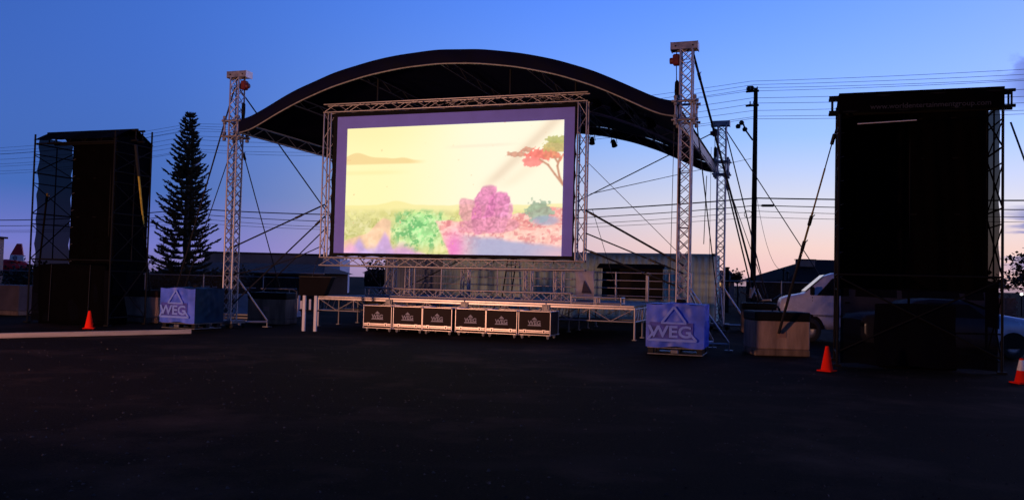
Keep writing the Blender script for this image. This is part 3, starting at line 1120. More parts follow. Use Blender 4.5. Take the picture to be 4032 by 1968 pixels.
# panel stand at the left end of the deck
o = thing('panel_stand', 'dark panel raised on two white posts at the left end of the stage', 'panel stand', (-5.9, 25.0, 0), -.12)
for x in (-.175, .175):
    MB().bbox(x - .045, x + .045, -.045, .045, .01, 1.06, .01).build('post', WHITEP, o)
MB().poly([(-.36, 0, 1.05), (.40, 0, 1.05), (.62, 0, 1.60), (-.36, 0, 1.58)], (0, .35, 0)).build('panel', DARKB, o)
MB().box(-.37, .63, -.01, .36, 1.602, 1.62).build('cap', DSTEEL, o)
MB().box(-.30, -.235, -.02, 0, .66, .90).build('notice', PAPER, o)
MB().box(-.03, .03, -.02, 0, .64, .95).build('notice', PAPER, o)
MB().box(-.34, .34, .0, .03, .6, .64).build('crossbar', DARKB, o)

# ------------------------------------------------------------------ shipping containers
def container(name, label, s0, s1, t, dpt, hgt, m, hatch=None):
    o = thing(name, label, 'container', W(0, 0), -TH)
    p = .28
    d = .036

    def wave(x):
        f = (x / p) % 1.0
        return 0 if f < .30 else (f - .30) / .20 * d if f < .5 else d if f < .80 else (1 - f) / .20 * d

    def wall(a, b, z0, z1, ty, sgn):
        n = max(2, int((b - a) / p * 10))
        mb = MB()
        vs, fs = [], []
        for i in range(n + 1):
            x = a + (b - a) * i / n
            y = ty + sgn * wave(x - s0)
            vs += [(x, y, z0), (x, y, z1)]
        fs = [(2 * i, 2 * i + 2, 2 * i + 3, 2 * i + 1) for i in range(n)]
        mb.add(vs, fs)
        return mb.build('corrugated_wall', m, o)
    zb, zt = .12, hgt
    if hatch:
        h0, h1, hz0, hz1 = hatch
        wall(s0 + .1, h0, zb + .1, zt - .08, t + .03, 1)
        wall(h1, s1 - .1, zb + .1, zt - .08, t + .03, 1)
        wall(h0, h1, hz1, zt - .08, t + .03, 1)
        wall(h0, h1, zb + .1, hz0, t + .03, 1)
        rc = MB()
        rc.add([(h0, t + .08, hz0), (h1, t + .08, hz0), (h1, t + .08, hz1), (h0, t + .08, hz1), (h0, t + 1.6, hz0), (h1, t + 1.6, hz0), (h1, t + 1.6, hz1), (h0, t + 1.6, hz1)],
               [(0, 1, 5, 4), (1, 2, 6, 5), (2, 3, 7, 6), (3, 0, 4, 7), (4, 5, 6, 7)])
        rc.build('hatch_recess', mat('hatch_inside', (.02, .018, .018), .9), o)
        MB().box(h0 - .05, h1 + .05, t - .02, t + .028, hz0 - .05, hz0).build('hatch_sill', ALU2, o)
        aw = MB().poly([(h0 - .1, t + .02, hz1 + .08), (h1 + .1, t + .02, hz1 + .08), (h1 + .1, t - .55, hz1 - .10), (h0 - .1, t - .55, hz1 - .10)], (0, .01, .04)).build('awning', DARKB, o)
    else:
        wall(s0 + .1, s1 - .1, zb + .1, zt - .08, t + .03, 1)
    # end walls
    for x in (s0, s1):
        sg = 1 if x == s0 else -1
        n = 60
        vs = []
        for i in range(n + 1):
            y = t + .1 + (dpt - .2) * i / n
            xx = x + sg * (.03 + wave(y))
            vs += [(xx, y, zb + .1), (xx, y, zt - .08)]
        MB().add(vs, [(2 * i, 2 * i + 2, 2 * i + 3, 2 * i + 1) for i in range(n)]).build('end_wall', m, o)
    MB().box(s0 + .02, s1 - .02, t + .02, t + dpt - .02, zt - .05, zt - .02).build('roof', m, o)
    for z0, z1 in ((zb, zb + .12), (zt - .09, zt)):
        MB().box(s0 + .12, s1 - .12, t, t + .06, z0, z1 - .002).build('rail', m, o)
        for x in (s0, s1 - .06):
            MB().box(x, x + .06, t + .12, t + dpt - .12, z0, z1 - .003).build('rail', m, o)
    for x in (s0, s1 - .12):
        for y in (t, t + dpt - .12):
            MB().box(x, x + .12, y, y + .12, zb, zt).build('corner_post', m, o)
            for z in (zb - .05, zt - .1):
                MB().bbox(x - .006, x + .126, y - .006, y + .126, z, z + .12, .012).build('corner_casting', DSTEEL, o)
    return o


container('shipping_container', 'long pale green corrugated container behind the stage with an open hatch', -12.68, -.48, 14.0, 2.44, 2.94, CGREEN, (-5.23, -2.61, 1.0, 2.35))
container('storage_container', 'short blue grey container at the left end of the green one', -15.75, -12.78, 14.25, 2.44, 2.92, CBLUE)

o = thing('ladder', 'dark ladder leaning on the green container behind the stage', 'ladder', W(-9.25, 12.75, 0), -TH)
for x in (-.2, .2):
    rod('side_rail', (x, 0, .01), (x, 1.18, 2.93), .03, DSTEEL, o)
for k in range(9):
    f = (k + 1) / 10
    rod('rung', (-.2, 1.18 * f, 2.92 * f), (.2, 1.18 * f, 2.92 * f), .018, DSTEEL, o, 6)

# ------------------------------------------------------------------ water totes used as ballast
def tote(loc, rz, label, m_front, m_side, logo_z=0.0):
    o = thing('water_tote', label, 'water tote', loc, rz, 'covered water tanks weighting the towers')
    w, d, z0, z1 = 1.33, 1.16, .20, 1.19
    # fabric cover: front, and the other faces
    def face(fn, m, nm):
        MB().grid(fn, 26, 20).build(nm, m, o)

    def wr(u, v):
        return .020 * math.sin(u * 11 + v * 5) * math.sin(v * 7 + u * 3) + .010 * math.sin(u * 31 + v * 3) + .010 * math.sin(u * 17 - v * 23)
    bul = lambda u, v: .03 * math.sin(PI * u) * math.sin(PI * min(1, v * 1.1))
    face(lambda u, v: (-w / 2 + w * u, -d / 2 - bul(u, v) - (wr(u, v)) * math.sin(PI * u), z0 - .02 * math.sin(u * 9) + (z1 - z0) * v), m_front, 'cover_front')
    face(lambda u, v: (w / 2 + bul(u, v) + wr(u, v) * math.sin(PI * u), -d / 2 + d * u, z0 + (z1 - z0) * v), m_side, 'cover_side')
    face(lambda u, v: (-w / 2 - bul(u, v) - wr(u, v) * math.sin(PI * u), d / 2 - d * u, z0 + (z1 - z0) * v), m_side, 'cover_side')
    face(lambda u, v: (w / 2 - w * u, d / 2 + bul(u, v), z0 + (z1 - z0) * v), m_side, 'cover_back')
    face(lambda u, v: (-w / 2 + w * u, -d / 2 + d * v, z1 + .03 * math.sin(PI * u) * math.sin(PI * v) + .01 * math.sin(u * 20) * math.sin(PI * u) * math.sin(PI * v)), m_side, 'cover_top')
    MB().lathe([(0, .09), (.11, .09), (.12, .06), (.12, 0)], 14).build('filler_cap', BLACK, o, (.05, .1, z1 + .015))
    # pallet
    for z in (.02, .165):
        MB().bbox(-w / 2 + .03, w / 2 - .03, -d / 2 + .04, d / 2 - .04, z, z + .025, .006).build('pallet_deck', ALU2, o)
    for x in (-.56, 0, .56):
        for y in (-.44, 0, .44):
            MB().bbox(x - .07, x + .07, y - .07, y + .07, .045, .165, .01).build('pallet_block', DSTEEL, o)
    MB().bbox(-.09, .09, -d / 2 - .03, -d / 2 + .03, .05, .15, .02).build('outlet_valve', ALU2, o)
    # printed emblem on the front
    y = -d / 2 - .062
    lo = link('emblem_letters', text_mesh('WEG', .46, TWHITE, .012, .004), o, (-.10, y, z0 + .235 + logo_z))
    lo.scale = (.95, 1, .80)
    e = MB()
    cx = -.02

    def bar(p, q, wd):
        p, q = Vector((p[0], y, p[1])), Vector((q[0], y, q[1]))
        dd = (q - p).normalized()
        nn = Vector((-dd.z, 0, dd.x)) * wd / 2
        e.poly([p - nn, q - nn, q + nn, p + nn], (0, .006, 0))
    zt = z0 + .93
    bar((cx - .27, zt - .36), (cx, zt), .05)
    bar((cx, zt), (cx + .27, zt - .36), .05)
    bar((cx - .29, zt - .375), (cx + .29, zt - .375), .04)
    bar((cx - .58, z0 + .16), (cx + .52, z0 + .16), .05)
    bar((cx + .36, z0 + .34), (cx + .52, z0 + .16), .05)
    bar((cx - .46, z0 + .34), (cx - .60, z0 + .16), .05)
    e.build('emblem_triangle', TWHITE, o)
    ep = MB()
    ep.box(cx - .56, cx + .44, y + .012, y + .018, z0 + .20, z0 + .57)
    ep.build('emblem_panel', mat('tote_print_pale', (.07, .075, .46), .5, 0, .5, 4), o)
    return o


tote((3.98, 20.15, 0), -.32, 'skylight blue tinted covered water tank with emblem at the right front tower', TOTE_SKYLIT, TOTE_SKYLIT)
tote((-9.40, 25.10, 0), -.42, 'covered water tank with emblem at the left front tower, shade coloured into one side', TOTE_SKYLIT, TOTE_SHADED)


# ------------------------------------------------------------------ concrete ballast blocks
def block(loc, rz, label, sz, m, topm=None, seed=0, h_=1.05):
    o = thing('ballast_block', label, 'concrete block', loc, rz, 'concrete blocks anchoring the guy straps')
    w, d = sz
    tz = h_ - (.22 if topm else 0)
    MB().bbox(-w / 2, w / 2, -d / 2, d / 2, .16, tz, .02).build('body', m, o)
    MB().bbox(-w / 2 - .01, w / 2 + .01, -d / 2 - .01, d / 2 + .01, 0.003, .158, .02).build('plinth', CONC2, o)
    if topm:
        MB().bbox(-w / 2 - .015, w / 2 + .015, -d / 2 - .015, d / 2 + .015, tz + .001, h_, .03).build('rubber_top', topm, o)
    l = MB().tube([(-.1, 0, h_ - .02), (-.08, 0, h_ + .07), (0, 0, h_ + .11), (.08, 0, h_ + .07), (.1, 0, h_ - .02)], .02, 8).build('lifting_loop', DSTEEL, o)
    MB().box(-.10, .08, -d / 2 - .012, -d / 2 + .002, h_ * .42, h_ * .56).build('anchor_plate', TAN, o)
    return o


block((6.52, 20.85, 0), -.02, 'pinkish concrete block with a black top, right of the blue water tank', (1.30, 1.1), CONC, BLACK)
block((-11.85, 27.75, 0), -.15, 'tan concrete block behind the left water tank', (1.45, 1.0), CONC, BROWN)
block((-8.0, 28.6, 0), -.1, 'rust stained concrete block with black top behind the left tower', (1.3, 1.1), CONC2, BLACK)
block((-18.1, 30.5, 0), -.3, 'grey concrete block at the far left edge beside the black tower', (2.4, 1.2), mat('grey_block', (.09, .07, .075), .9, 0, .25, 2))
block((9.0, 30.6, 0), -.2, 'dark concrete block piled with straps behind the van nose', (1.3, 1.1), CONC2, BLACK)


# ------------------------------------------------------------------ guy straps
def strap(p0, p1, label, r=.022, m=None, ratchet=None, slack=0.0, segs=None, name='guy_strap', cat='strap', grp='straps bracing the towers and the screen'):
    m = m or STRAP
    p0, p1 = Vector(p0), Vector(p1)
    o = thing(name, label, cat, p1, 0, grp)
    a = p0 - p1
    pts = [a * (k / 10) - Vector((0, 0, slack * 4 * (k / 10) * (1 - k / 10))) for k in range(11)]
    if segs:
        for f0, f1, r_, m_ in segs:
            MB().tube([a * f0, a * f1], r_, 6).build('webbing', m_, o)
    else:
        MB().tube(pts, r, 6).build('webbing', m, o)
    if ratchet:
        for f in ratchet:
            q = a * f - Vector((0, 0, slack * 4 * f * (1 - f)))
            d = a.normalized()
            rb = MB().bbox(-.036, .036, -.03, .03, -.12, .12, .012).build('ratchet', DSTEEL, o, q)
            rb.rotation_mode = 'QUATERNION'
            rb.rotation_quaternion = d.to_track_quat('Z', 'Y')
            hb = MB().tube([(.02, 0, .07), (.075, 0, .15)], .011).build('handle', STEEL, rb)
    return o


BLKL = (-11.2, 27.6)
strap(W(TW - .1, 0, 7.4), (-11.0, 27.9, 1.08), 'black strap from the left front tower head down behind the pine', .026, ratchet=(.12,))
strap(W(TW - .1, .1, 5.8), (-10.75, 27.9, 1.05), 'thin strap from the left tower sleeve down to the tan block', .016)
strap(W(TW + .1, 0, 7.3), W(TW, TD, .6), 'long black strap from the left tower head crossing behind the screen', .022)
strap(W(0, TD, 7.6), W(TW, TD, .9), 'long black diagonal strap rising to the right behind the screen', .022)
strap(W(SX0 + .1, .5, 3.8), W(TW, 0, 2.44), 'black strap from the screen frame sloping to the left tower', .024, ratchet=(.72, .02))
strap(W(SX0 + .05, .6, 3.45), W(TW, 0, .62), 'black strap from the screen frame to the foot of the left tower', .022, ratchet=(.93,))
strap(W(SX0 + .05, .7, 3.1), (-8.3, 28.3, 1.1), 'strap from the screen frame down to the rust stained block', .018)
strap(W(SX0 + .05, .8, 3.2), (-6.9, 28.6, .9), 'thin rope from the screen frame down beside the rust stained block', .011, ROPE)
strap(W(TW + .15, 0, 5.75), (-7.75, 28.6, 1.1), 'strap from the left tower sleeve down to the rust stained block', .018, ratchet=(.9,))
strap(W(SX0 + .05, .5, 2.55), W(TW, 0, 1.62), 'low sagging strap between the left tower and the screen corner', .016, slack=.12, ratchet=(.03, .75))
strap(W(.15, 0, 7.6), (8.9, 30.4, 1.15), 'thick black strap from the right tower head slanting past the utility pole', .034, ratchet=(.05, .93))
strap(W(.12, .1, 6.9), W(0, TD, .5), 'strap running back from the right tower to the rear tower foot', .018)
strap(W(.1, TD, 7.6), (9.25, 30.6, 1.15), 'thin strap from the rear tower head down past the utility pole', .022)
strap(W(.15, TD, 7.5), (14.6, 36.5, .2), 'long strap from the rear tower head slanting right behind the black tower', .020)
strap(W(.1, TD, 5.8), (8.8, 30.7, 1.15), 'strap from the rear tower sleeve down to the dark block', .028, ratchet=(.9,))
strap(W(.15, TD, 5.7), (9.4, 30.9, 1.15), 'second strap from the rear tower sleeve beside the thicker one', .014)
strap(W(SX1 - .02, .5, 3.60), W(0, 0, 2.13), 'thick strap with ratchet from the screen frame to the right tower', .03, ratchet=(.12, .92))
strap(W(SX1 - .02, .6, 2.98), W(0, 0, 1.93), 'middle strap of three between the screen frame and right tower', .02, ratchet=(.3,))
strap(W(SX1 - .02, .5, 2.54), W(0, 0, 1.54), 'lowest strap of three between the screen frame and right tower', .026, ratchet=(.9, .35))
strap(W(SX1, .7, 4.9), W(0, .3, 2.3), 'thin rope slanting from the screen side to the right tower', .008, ROPE)
strap(W(SX1, 1.2, 3.7), W(-2.1, 2.6, 1.0), 'thin rope hanging from the screen side to the deck', .008, ROPE)
# hoist chains and cables beside the towers
strap(W(-.32, .15, 5.7), W(-.36, .1, .6), 'thin cable hanging beside the right front tower', .008, ROPE, name='hanging_cable', cat='cable', grp='cables hanging by the towers')
strap(W(-.12, -.2, 4.6), W(-.12, -.2, 3.7), 'short black cable end hanging on the right front tower', .03, STRAP, name='hanging_cable', cat='cable', grp='cables hanging by the towers')
strap(W(-.55, TD, 5.8), W(-.62, TD, 3.2), 'black cable hanging left of the rear tower', .016, STRAP, name='hanging_cable', cat='cable', grp='cables hanging by the towers')
strap(W(-.4, TD, 6.9), W(-.4, TD, 1.0), 'thin cable running down the rear tower', .008, ROPE, name='hanging_cable', cat='cable', grp='cables hanging by the towers')
strap(W(TW + .3, -.02, 5.7), W(TW + .22, -.02, 3.3), 'thin cable hanging beside the left front tower', .009, ROPE, name='hanging_cable', cat='cable', grp='cables hanging by the towers')


# ------------------------------------------------------------------ black scaffold towers beside the stage
def scaffold(loc, label, letters, hgt):
    o = thing('scaffold_tower', label, 'scaffold tower', loc, -TH, 'black draped scaffold towers beside the stage')
    w, d = 3.1, 1.5
    R = .027
    HY = 0.0 if letters else d * .45      # header truss at the front edge, or as a ridge
    for x in (0, w):
        for y in (0, d):
            rod('standard', (x, y, .05), (x, y, hgt + (.28 if y else .05)), R, SCAF, o)
            MB().box(x - .08, x + .08, y - .08, y + .08, .004, .05).build('base_plate', SCAF, o)
    rod('standard', (w * .5, d, .05), (w * .5, d, hgt), R, SCAF, o)
    lv = (.25, 1.95, 3.35, 4.6, 5.5)
    for z in lv:
        for y in (0, d):
            if y == 0 and z in (.25, 3.35, 4.6):
                continue
            rod('ledger', (0, y, z), (w, y, z), .021, SCAF, o)
        for x in (0, w):
            rod('transom', (x, 0, z), (x, d, z), .021, SCAF, o)
            if z > 1:
                rod('transom', (x, 0, z - .32), (x, d, z - .32), .016, SCAF, o)
    for x in (0, w):
        rod('standard', (x, d * .55, 1.95), (x, d * .55, 5.5), .018, SCAF, o)
        for (za, zb_) in ((.25, 1.95), (1.95, 3.35), (3.35, 4.6), (4.6, 5.5)):
            rod('diagonal', (x, 0, za), (x, d, zb_ - .1), .018, SCAF, o)
            rod('diagonal', (x, d, za), (x, 0, zb_ - .35), .014, SCAF, o)
    if letters:
        rod('diagonal', (0, .02, .3), (w, .02, 1.9), .018, SCAF, o)
        rod('diagonal', (w, .03, .3), (0, .03, 1.9), .018, SCAF, o)
    # header truss across the front
    for z in (hgt - .12, hgt + .2):
        for y in (HY - .02, HY + .26):
            rod('header_chord', (-.22, y, z), (w + .22, y, z), .034, SCAF, o)
    for x in (-.15, w + .15):
        for y in (HY - .02, HY + .26):
            rod('header_post', (x, y, hgt - .12), (x, y, hgt + .2), .02, SCAF, o)
    for k in range(10):
        a, b = w * k / 10, w * (k + 1) / 10
        rod('header_brace', (a, HY - .02, hgt + (.2 if k % 2 else -.12)), (b, HY - .02, hgt + (-.12 if k % 2 else .2)), .014, SCAF, o, 6)
    # cloths
    MB().grid(lambda u, v: (.02 + (w - .04) * u, d - .04 + .035 * math.sin(u * 26) * (1 - v * .5) + .015 * math.sin(u * 60 + v * 5), 1.62 + .02 * math.sin(u * 20) * (1 - v) + (hgt - (1.38 if letters else 1.72)) * v), 80, 14).build('back_cloth', CLOTH, o)
    if letters:
        MB().grid(lambda u, v: (-.02 + (w + .04) * u, -.065 + .02 * math.sin(u * 19 + v * 3), hgt - .16 + .43 * v + .015 * math.sin(u * 14) * (1 - v)), 60, 5).build('valance', CLOTH, o)
        MB().grid(lambda u, v: (-.02 + (w + .04) * u, -.065 + (d + .1) * v, hgt + .275 + .05 * math.sin(PI * v) - .12 * v * v), 30, 8).build('top_cloth', CLOTH, o)
    else:
        def tent(u, v):
            q = abs(v - .5) * 2
            return (-.02 + (w + .04) * u, -.06 + (d + .12) * v, hgt + .25 - .40 * q ** 1.3 - .05 * math.sin(PI * u * 3) * q * (1 - q) * 2 + .01 * math.sin(u * 30) * q)
        MB().grid(tent, 40, 16).build('top_cloth', CLOTH, o)
    for x, sg in ((0, 1), (w, -1)):
        # side scrim laced to the frame: scalloped free edge towards the front
        MB().grid(lambda u, v: (x + sg * .03 + .012 * math.sin(v * 30), .09 + .06 * abs(math.sin(v * 20)) + (d - .2) * u, .9 + (hgt - .92) * v), 14, 60).build('side_scrim', SCRIM, o)
    MB().grid(lambda u, v: (.06 + (w - .12) * u, .07 + .03 * math.sin(u * 21) * (1 - v), .06 + 1.60 * v + .015 * math.sin(u * 17)), 40, 6).build('lower_scrim', SCRIM, o)
    for k in range(7):
        z = 1.9 + k * .55
        rod('tie', (.03, d - .05, z), (.16, d - .08, z + .03), .010, STEEL, o, 6)
    if letters:
        lt = text_mesh('www.worldentertainmentgroup.com', .15, mat('valance_print', (.028, .028, .03), .8), .002, .002)
        l = link('lettering', lt, o, (w * .56, -.105, hgt - .10))
        l.scale = (1.02, 1, 1)
        rod('light_bar', (.35, -.02, 5.16), (1.5, -.02, 5.2), .012, WHITEP, o, 6)
    return o


SR = Vector((6.98, 18.12, 0))
SL = Vector((-14.81, 26.08, 0))
scaffold(SR, 'tall black draped scaffold tower on the right in front of the van', True, 5.55)
scaffold(SL, 'tall black draped scaffold tower on the left beside the pine', False, 5.74)


def covered(loc, rz, label, w, d, hgt):
    o = thing('covered_stack', label, 'covered equipment', loc, rz, 'equipment under black cloth inside the scaffold towers')
    mb = MB()
    bm = bmesh.new()
    bmesh.ops.create_cube(bm, size=1)
    bmesh.ops.subdivide_edges(bm, edges=bm.edges[:], cuts=7, use_grid_fill=True)
    random.seed(int(abs(loc[0]) * 10))
    for v in bm.verts:
        x, y, z = v.co
        f = 1 + .05 * math.sin(z * 8 + x * 9) * (.5 - z)
        v.co = Vector((x * w * f, y * d * f, (z + .5) * hgt * (1 - .04 * (abs(x) + abs(y)) * (z > .4)) + .004)) + Vector((.015 * math.sin(y * 20 + z * 6), .015 * math.sin(x * 22 + z * 5), 0))
    bm.verts.index_update()
    mb.add([v.co for v in bm.verts], [[v.index for v in f.verts] for f in bm.faces], True)
    bm.free()
    mb.build('cover', CLOTH, o)
    for k in (-.3, .3):
        rod('lashing', (k * w, -d / 2 - .05, .08), (k * w, -d / 2 - .02, hgt - .05), .014, STRAP, o, 6)


covered((8.72, 18.35, 0), -TH, 'black covered stack standing inside the right scaffold tower', 1.5, .8, 1.36)
covered((-13.15, 26.05, 0), -TH, 'black covered stack standing inside the left scaffold tower', 2.5, .9, 1.85)

strap((6.95, 18.16, 5.2), (6.40, 20.25, .55), 'ratchet strap from the right scaffold tower down to the pinkish block', ratchet=(.44, .56, .93),
      segs=[(0, .44, .036, STRAP), (.43, .60, .026, YSTRAP), (.60, .80, .020, YSTRAP), (.80, 1, .014, STRAP)])
strap((10.35, 17.6, 5.2), (12.6, 18.2, .2), 'strap leaning out from the top right of the right scaffold tower', .02, mat('strap_teal', (.05, .07, .08), .8), (.05,))
strap((-11.42, 25.45, 5.45), (-11.55, 27.2, .95), 'yellow strap slanting down the right side of the left scaffold tower', ratchet=(.36,),
      segs=[(0, .36, .028, STRAP), (.36, .80, .034, mat('strap_bright_yellow', (.55, .42, .05), .8)), (.80, 1, .05, STRAP)])
strap((-14.6, 26.5, 4.0), (-16.3, 29.2, 1.1), 'yellow strap slanting left from the left scaffold tower to the grey block', .030, YSTRAP, (.95,))


# ------------------------------------------------------------------ traffic cones and the timber beam
def cone(loc, label, h_=.70, collar=False):
    o = thing('traffic_cone', label, 'cone', loc, random.uniform(0, 1), 'orange traffic cones')
    MB().bbox(-.15, .15, -.15, .15, .003, .03, .012).build('base', CONE, o)
    MB().lathe([(.118, .03), (.112, .06), (.036, h_ - .02), (.030, h_), (.022, h_), (.022, h_ - .03)], 20).build('body', CONE, o)
    if collar:
        r = lambda z: .112 + (.036 - .112) * (z - .06) / (h_ - .08)
        MB().lathe([(r(h_ * .52) + .003, h_ * .52), (r(h_ * .93) + .003, h_ * .93)], 20).build('reflective_collar', COLLAR, o)


cone((-11.88, 24.0, 0), 'orange cone on the left in front of the black scaffold tower', .50)
cone((6.31, 16.91, 0), 'orange cone at the left foot of the right scaffold tower', .50)
cone((9.33, 15.5, 0), 'cone with a white reflective collar at the right edge', .46, True)
o = thing('timber_beam', 'long pale timber beam lying on the ground at the left', 'timber', (-8.62, 22.95, 0), 0)
a = math.atan2(19.4 - 22.95, -12.6 + 8.62)
bl = MB().bbox(0, 6.2, -.07, .07, .004, .12, .008).build('beam', TIMBER, o)
bl.rotation_euler = (0, 0, a)


# ------------------------------------------------------------------ vehicles
def vehicle_shell(stations, hw, name, m, o, ring=9):
    """loft: stations (x, z_bottom, z_top, width_factor); hw(z) = half width"""
    vs, fs = [], []
    for x, zb, zt, k in stations:
        side = []
        for j in range(ring + 1):
            f = j / ring
            z = zb + (zt - zb) * f
            y = hw(z) * k
            e = min(f, 1 - f)
            if e < .06:
                y *= .93
            side.append((y, z))
        row = [(0, zb)] + side + [(side[-1][0] * .86, zt + .02), (0, zt + .035)]
        full = [(x, y, z) for y, z in row] + [(x, -y, z) for y, z in row[-2:0:-1]]
        vs += full
        n = len(full)
    for i in range(len(stations) - 1):
        for k in range(n):
            fs.append((i * n + k, i * n + (k + 1) % n, (i + 1) * n + (k + 1) % n, (i + 1) * n + k))
    mb = MB().add(vs, fs, True)
    mb.add(vs[:n], [tuple(range(n))]).add(vs[-n:], [tuple(range(n))])
    return mb.build(name, m, o)


def side_panel(o, name, poly, hw, m, sgn=-1, off=.006, parent=None):
    n = len(poly)
    vs = [(x, sgn * (hw(z) + off), z) for x, z in poly] + [(x, sgn * (hw(z) - .03), z) for x, z in poly]
    fs = [tuple(range(n))] + [(i, (i + 1) % n, (i + 1) % n + n, i + n) for i in range(n)]
    return MB().add(vs, fs).build(name, m, parent or o)


def wheel(o, x, y, r, wd):
    sg_ = 1 if y < 0 else -1
    w = MB().lathe([(r * .62, -wd / 2), (r * .95, -wd / 2), (r, -wd / 3), (r, wd / 3), (r * .95, wd / 2), (r * .62, wd / 2)], 24).build('wheel', RUBBER, o, (x, y, r))
    w.rotation_euler = (PI / 2, 0, 0)
    MB().lathe([(0, .05), (r * .2, .06), (r * .3, wd * .3), (r * .63, wd * .42), (r * .63, -wd * .42), (0, -.05)], 20).build('rim', STEEL, w)


# van: nose to the left (x grows towards the tail)
van = thing('parked_van', 'long white passenger van parked behind the right scaffold tower', 'van', (8.5, 26.97, 0), -.26)
van.scale = (.88, 1, 1)
vh = lambda z: 1.0 if z < 1.3 else 1.0 - (z - 1.3) * .24
vehicle_shell([(0, .5, 1.12, .86), (.06, .42, 1.28, .95), (.3, .40, 1.36, .99), (.80, .40, 1.45, 1), (.84, .40, 1.48, 1), (1.5, .40, 2.00, 1), (1.75, .40, 2.08, 1),
               (2.4, .40, 2.11, 1), (5.0, .40, 2.11, 1), (6.4, .40, 2.08, 1), (6.56, .44, 1.98, .96), (6.62, .55, 1.5, .93)], vh, 'body', VANP, van)
side_panel(van, 'side_window', [(1.22, 1.42), (2.25, 1.42), (2.25, 1.94), (1.72, 1.94)], vh, GLASS)
side_panel(van, 'side_window', [(2.45, 1.42), (3.76, 1.40), (3.76, 1.96), (2.5, 1.96)], vh, GLASS)
side_panel(van, 'side_window', [(3.92, 1.40), (5.7, 1.40), (5.62, 1.96), (3.92, 1.96)], vh, GLASS)
side_panel(van, 'side_window', [(5.86, 1.40), (6.42, 1.40), (6.36, 1.95), (5.8, 1.96)], vh, GLASS)
for x in (1.06, 2.34, 3.84):
    side_panel(van, 'door_seam', [(x, .5), (x + .018, .5), (x + .018, 1.38), (x, 1.38)], vh, DSTEEL, off=.003)
side_panel(van, 'rub_strip', [(1.1, .78), (6.4, .78), (6.4, .84), (1.1, .84)], vh, STEEL, off=.012)
side_panel(van, 'door_handle', [(2.12, 1.2), (2.27, 1.2), (2.27, 1.25), (2.12, 1.25)], vh, BLACK, off=.03)
ws = MB().add([(.87, -.84, 1.52), (.87, .84, 1.52), (1.50, .74, 2.03), (1.50, -.74, 2.03)], [(0, 1, 2, 3)]).build('windshield', GLASS, van)
ws.location = (-.03, 0, .025)
MB().bbox(-.06, .06, -1.0, 1.0, .42, .62, .03).build('front_bumper', BLACK, van)
for y in (-.78, .78):
    MB().bbox(-.005, .06, y - .15, y + .15, .82, 1.02, .02).build('headlight', PAPER, van)
MB().bbox(-.004, .04, -.6, .6, .78, 1.06, .02).build('grille', BLACK, van)
mr_ = MB().bbox(.98, 1.12, -1.26, -1.06, 1.42, 1.68, .03).build('mirror', BLACK, van)
for x in (1.0, 4.7):
    for y in (-.90, .90):
        wheel(van, x, y, .37, .24)
        if y < 0:
            MB().poly([(x + .46 * math.cos(k * PI / 14), -1.006, .40 + .44 * math.sin(k * PI / 14)) for k in range(15)], (0, .02, 0)).build('wheel_arch', BLACK, van)
# sedan: nose to the right
sed = thing('parked_sedan', 'silver blue sedan parked between the right scaffold tower and the van', 'car', (8.75, 21.75, 0), 0)
sh = lambda z: .88 if z < .85 else .88 - (z - .85) * .42
vehicle_shell([(0, .5, .86, .86), (.08, .34, .98, .95), (.5, .28, 1.05, 1), (.9, .26, 1.08, 1), (1.35, .26, 1.36, 1), (1.75, .26, 1.42, 1), (2.5, .26, 1.41, 1),
               (3.3, .26, 1.10, 1), (3.5, .26, 1.06, 1), (4.2, .28, .96, 1), (4.6, .33, .84, .95), (4.7, .45, .72, .85)], sh, 'body', CARP, sed)
side_panel(sed, 'side_window', [(1.25, 1.02), (2.02, 1.0), (2.02, 1.34), (1.62, 1.35)], sh, GLASS)
side_panel(sed, 'side_window', [(2.1, 1.0), (3.0, .99), (2.62, 1.32), (2.1, 1.34)], sh, GLASS)
for x in (2.04, 3.05):
    side_panel(sed, 'door_seam', [(x, .38), (x + .015, .38), (x + .015, .98), (x, .98)], sh, DSTEEL, off=.003)
side_panel(sed, 'rub_strip', [(1.2, .60), (3.3, .60), (3.3, .64), (1.2, .64)], sh, DSTEEL, off=.01)
ws = MB().add([(2.58, -.58, 1.405), (2.58, .58, 1.405), (3.28, .72, 1.135), (3.28, -.72, 1.135)], [(0, 1, 2, 3)]).build('windshield', GLASS, sed)
ws.location = (0, 0, .035)
for y in (-.62, .62):
    MB().bbox(4.56, 4.69, y - .16, y + .16, .60, .72, .02).build('headlight', PAPER, sed)
    MB().bbox(.0, .08, y - .14, y + .14, .70, .84, .02).build('tail_light', RED, sed)
for x in (.85, 3.62):
    for y in (-.78, .78):
        wheel(sed, x, y, .31, .2)
        if y < 0:
            MB().poly([(x + .38 * math.cos(k * PI / 14), -.886, .27 + .40 * math.sin(k * PI / 14)) for k in range(15)], (0, .02, 0)).build('wheel_arch', BLACK, sed)

# ------------------------------------------------------------------ utility poles and wires
P0, P1, P2, P3 = Vector((-66, 88, 0)), Vector((-26.3, 69, 0)), Vector((14.25, 50, 0)), Vector((54.8, 31, 0))


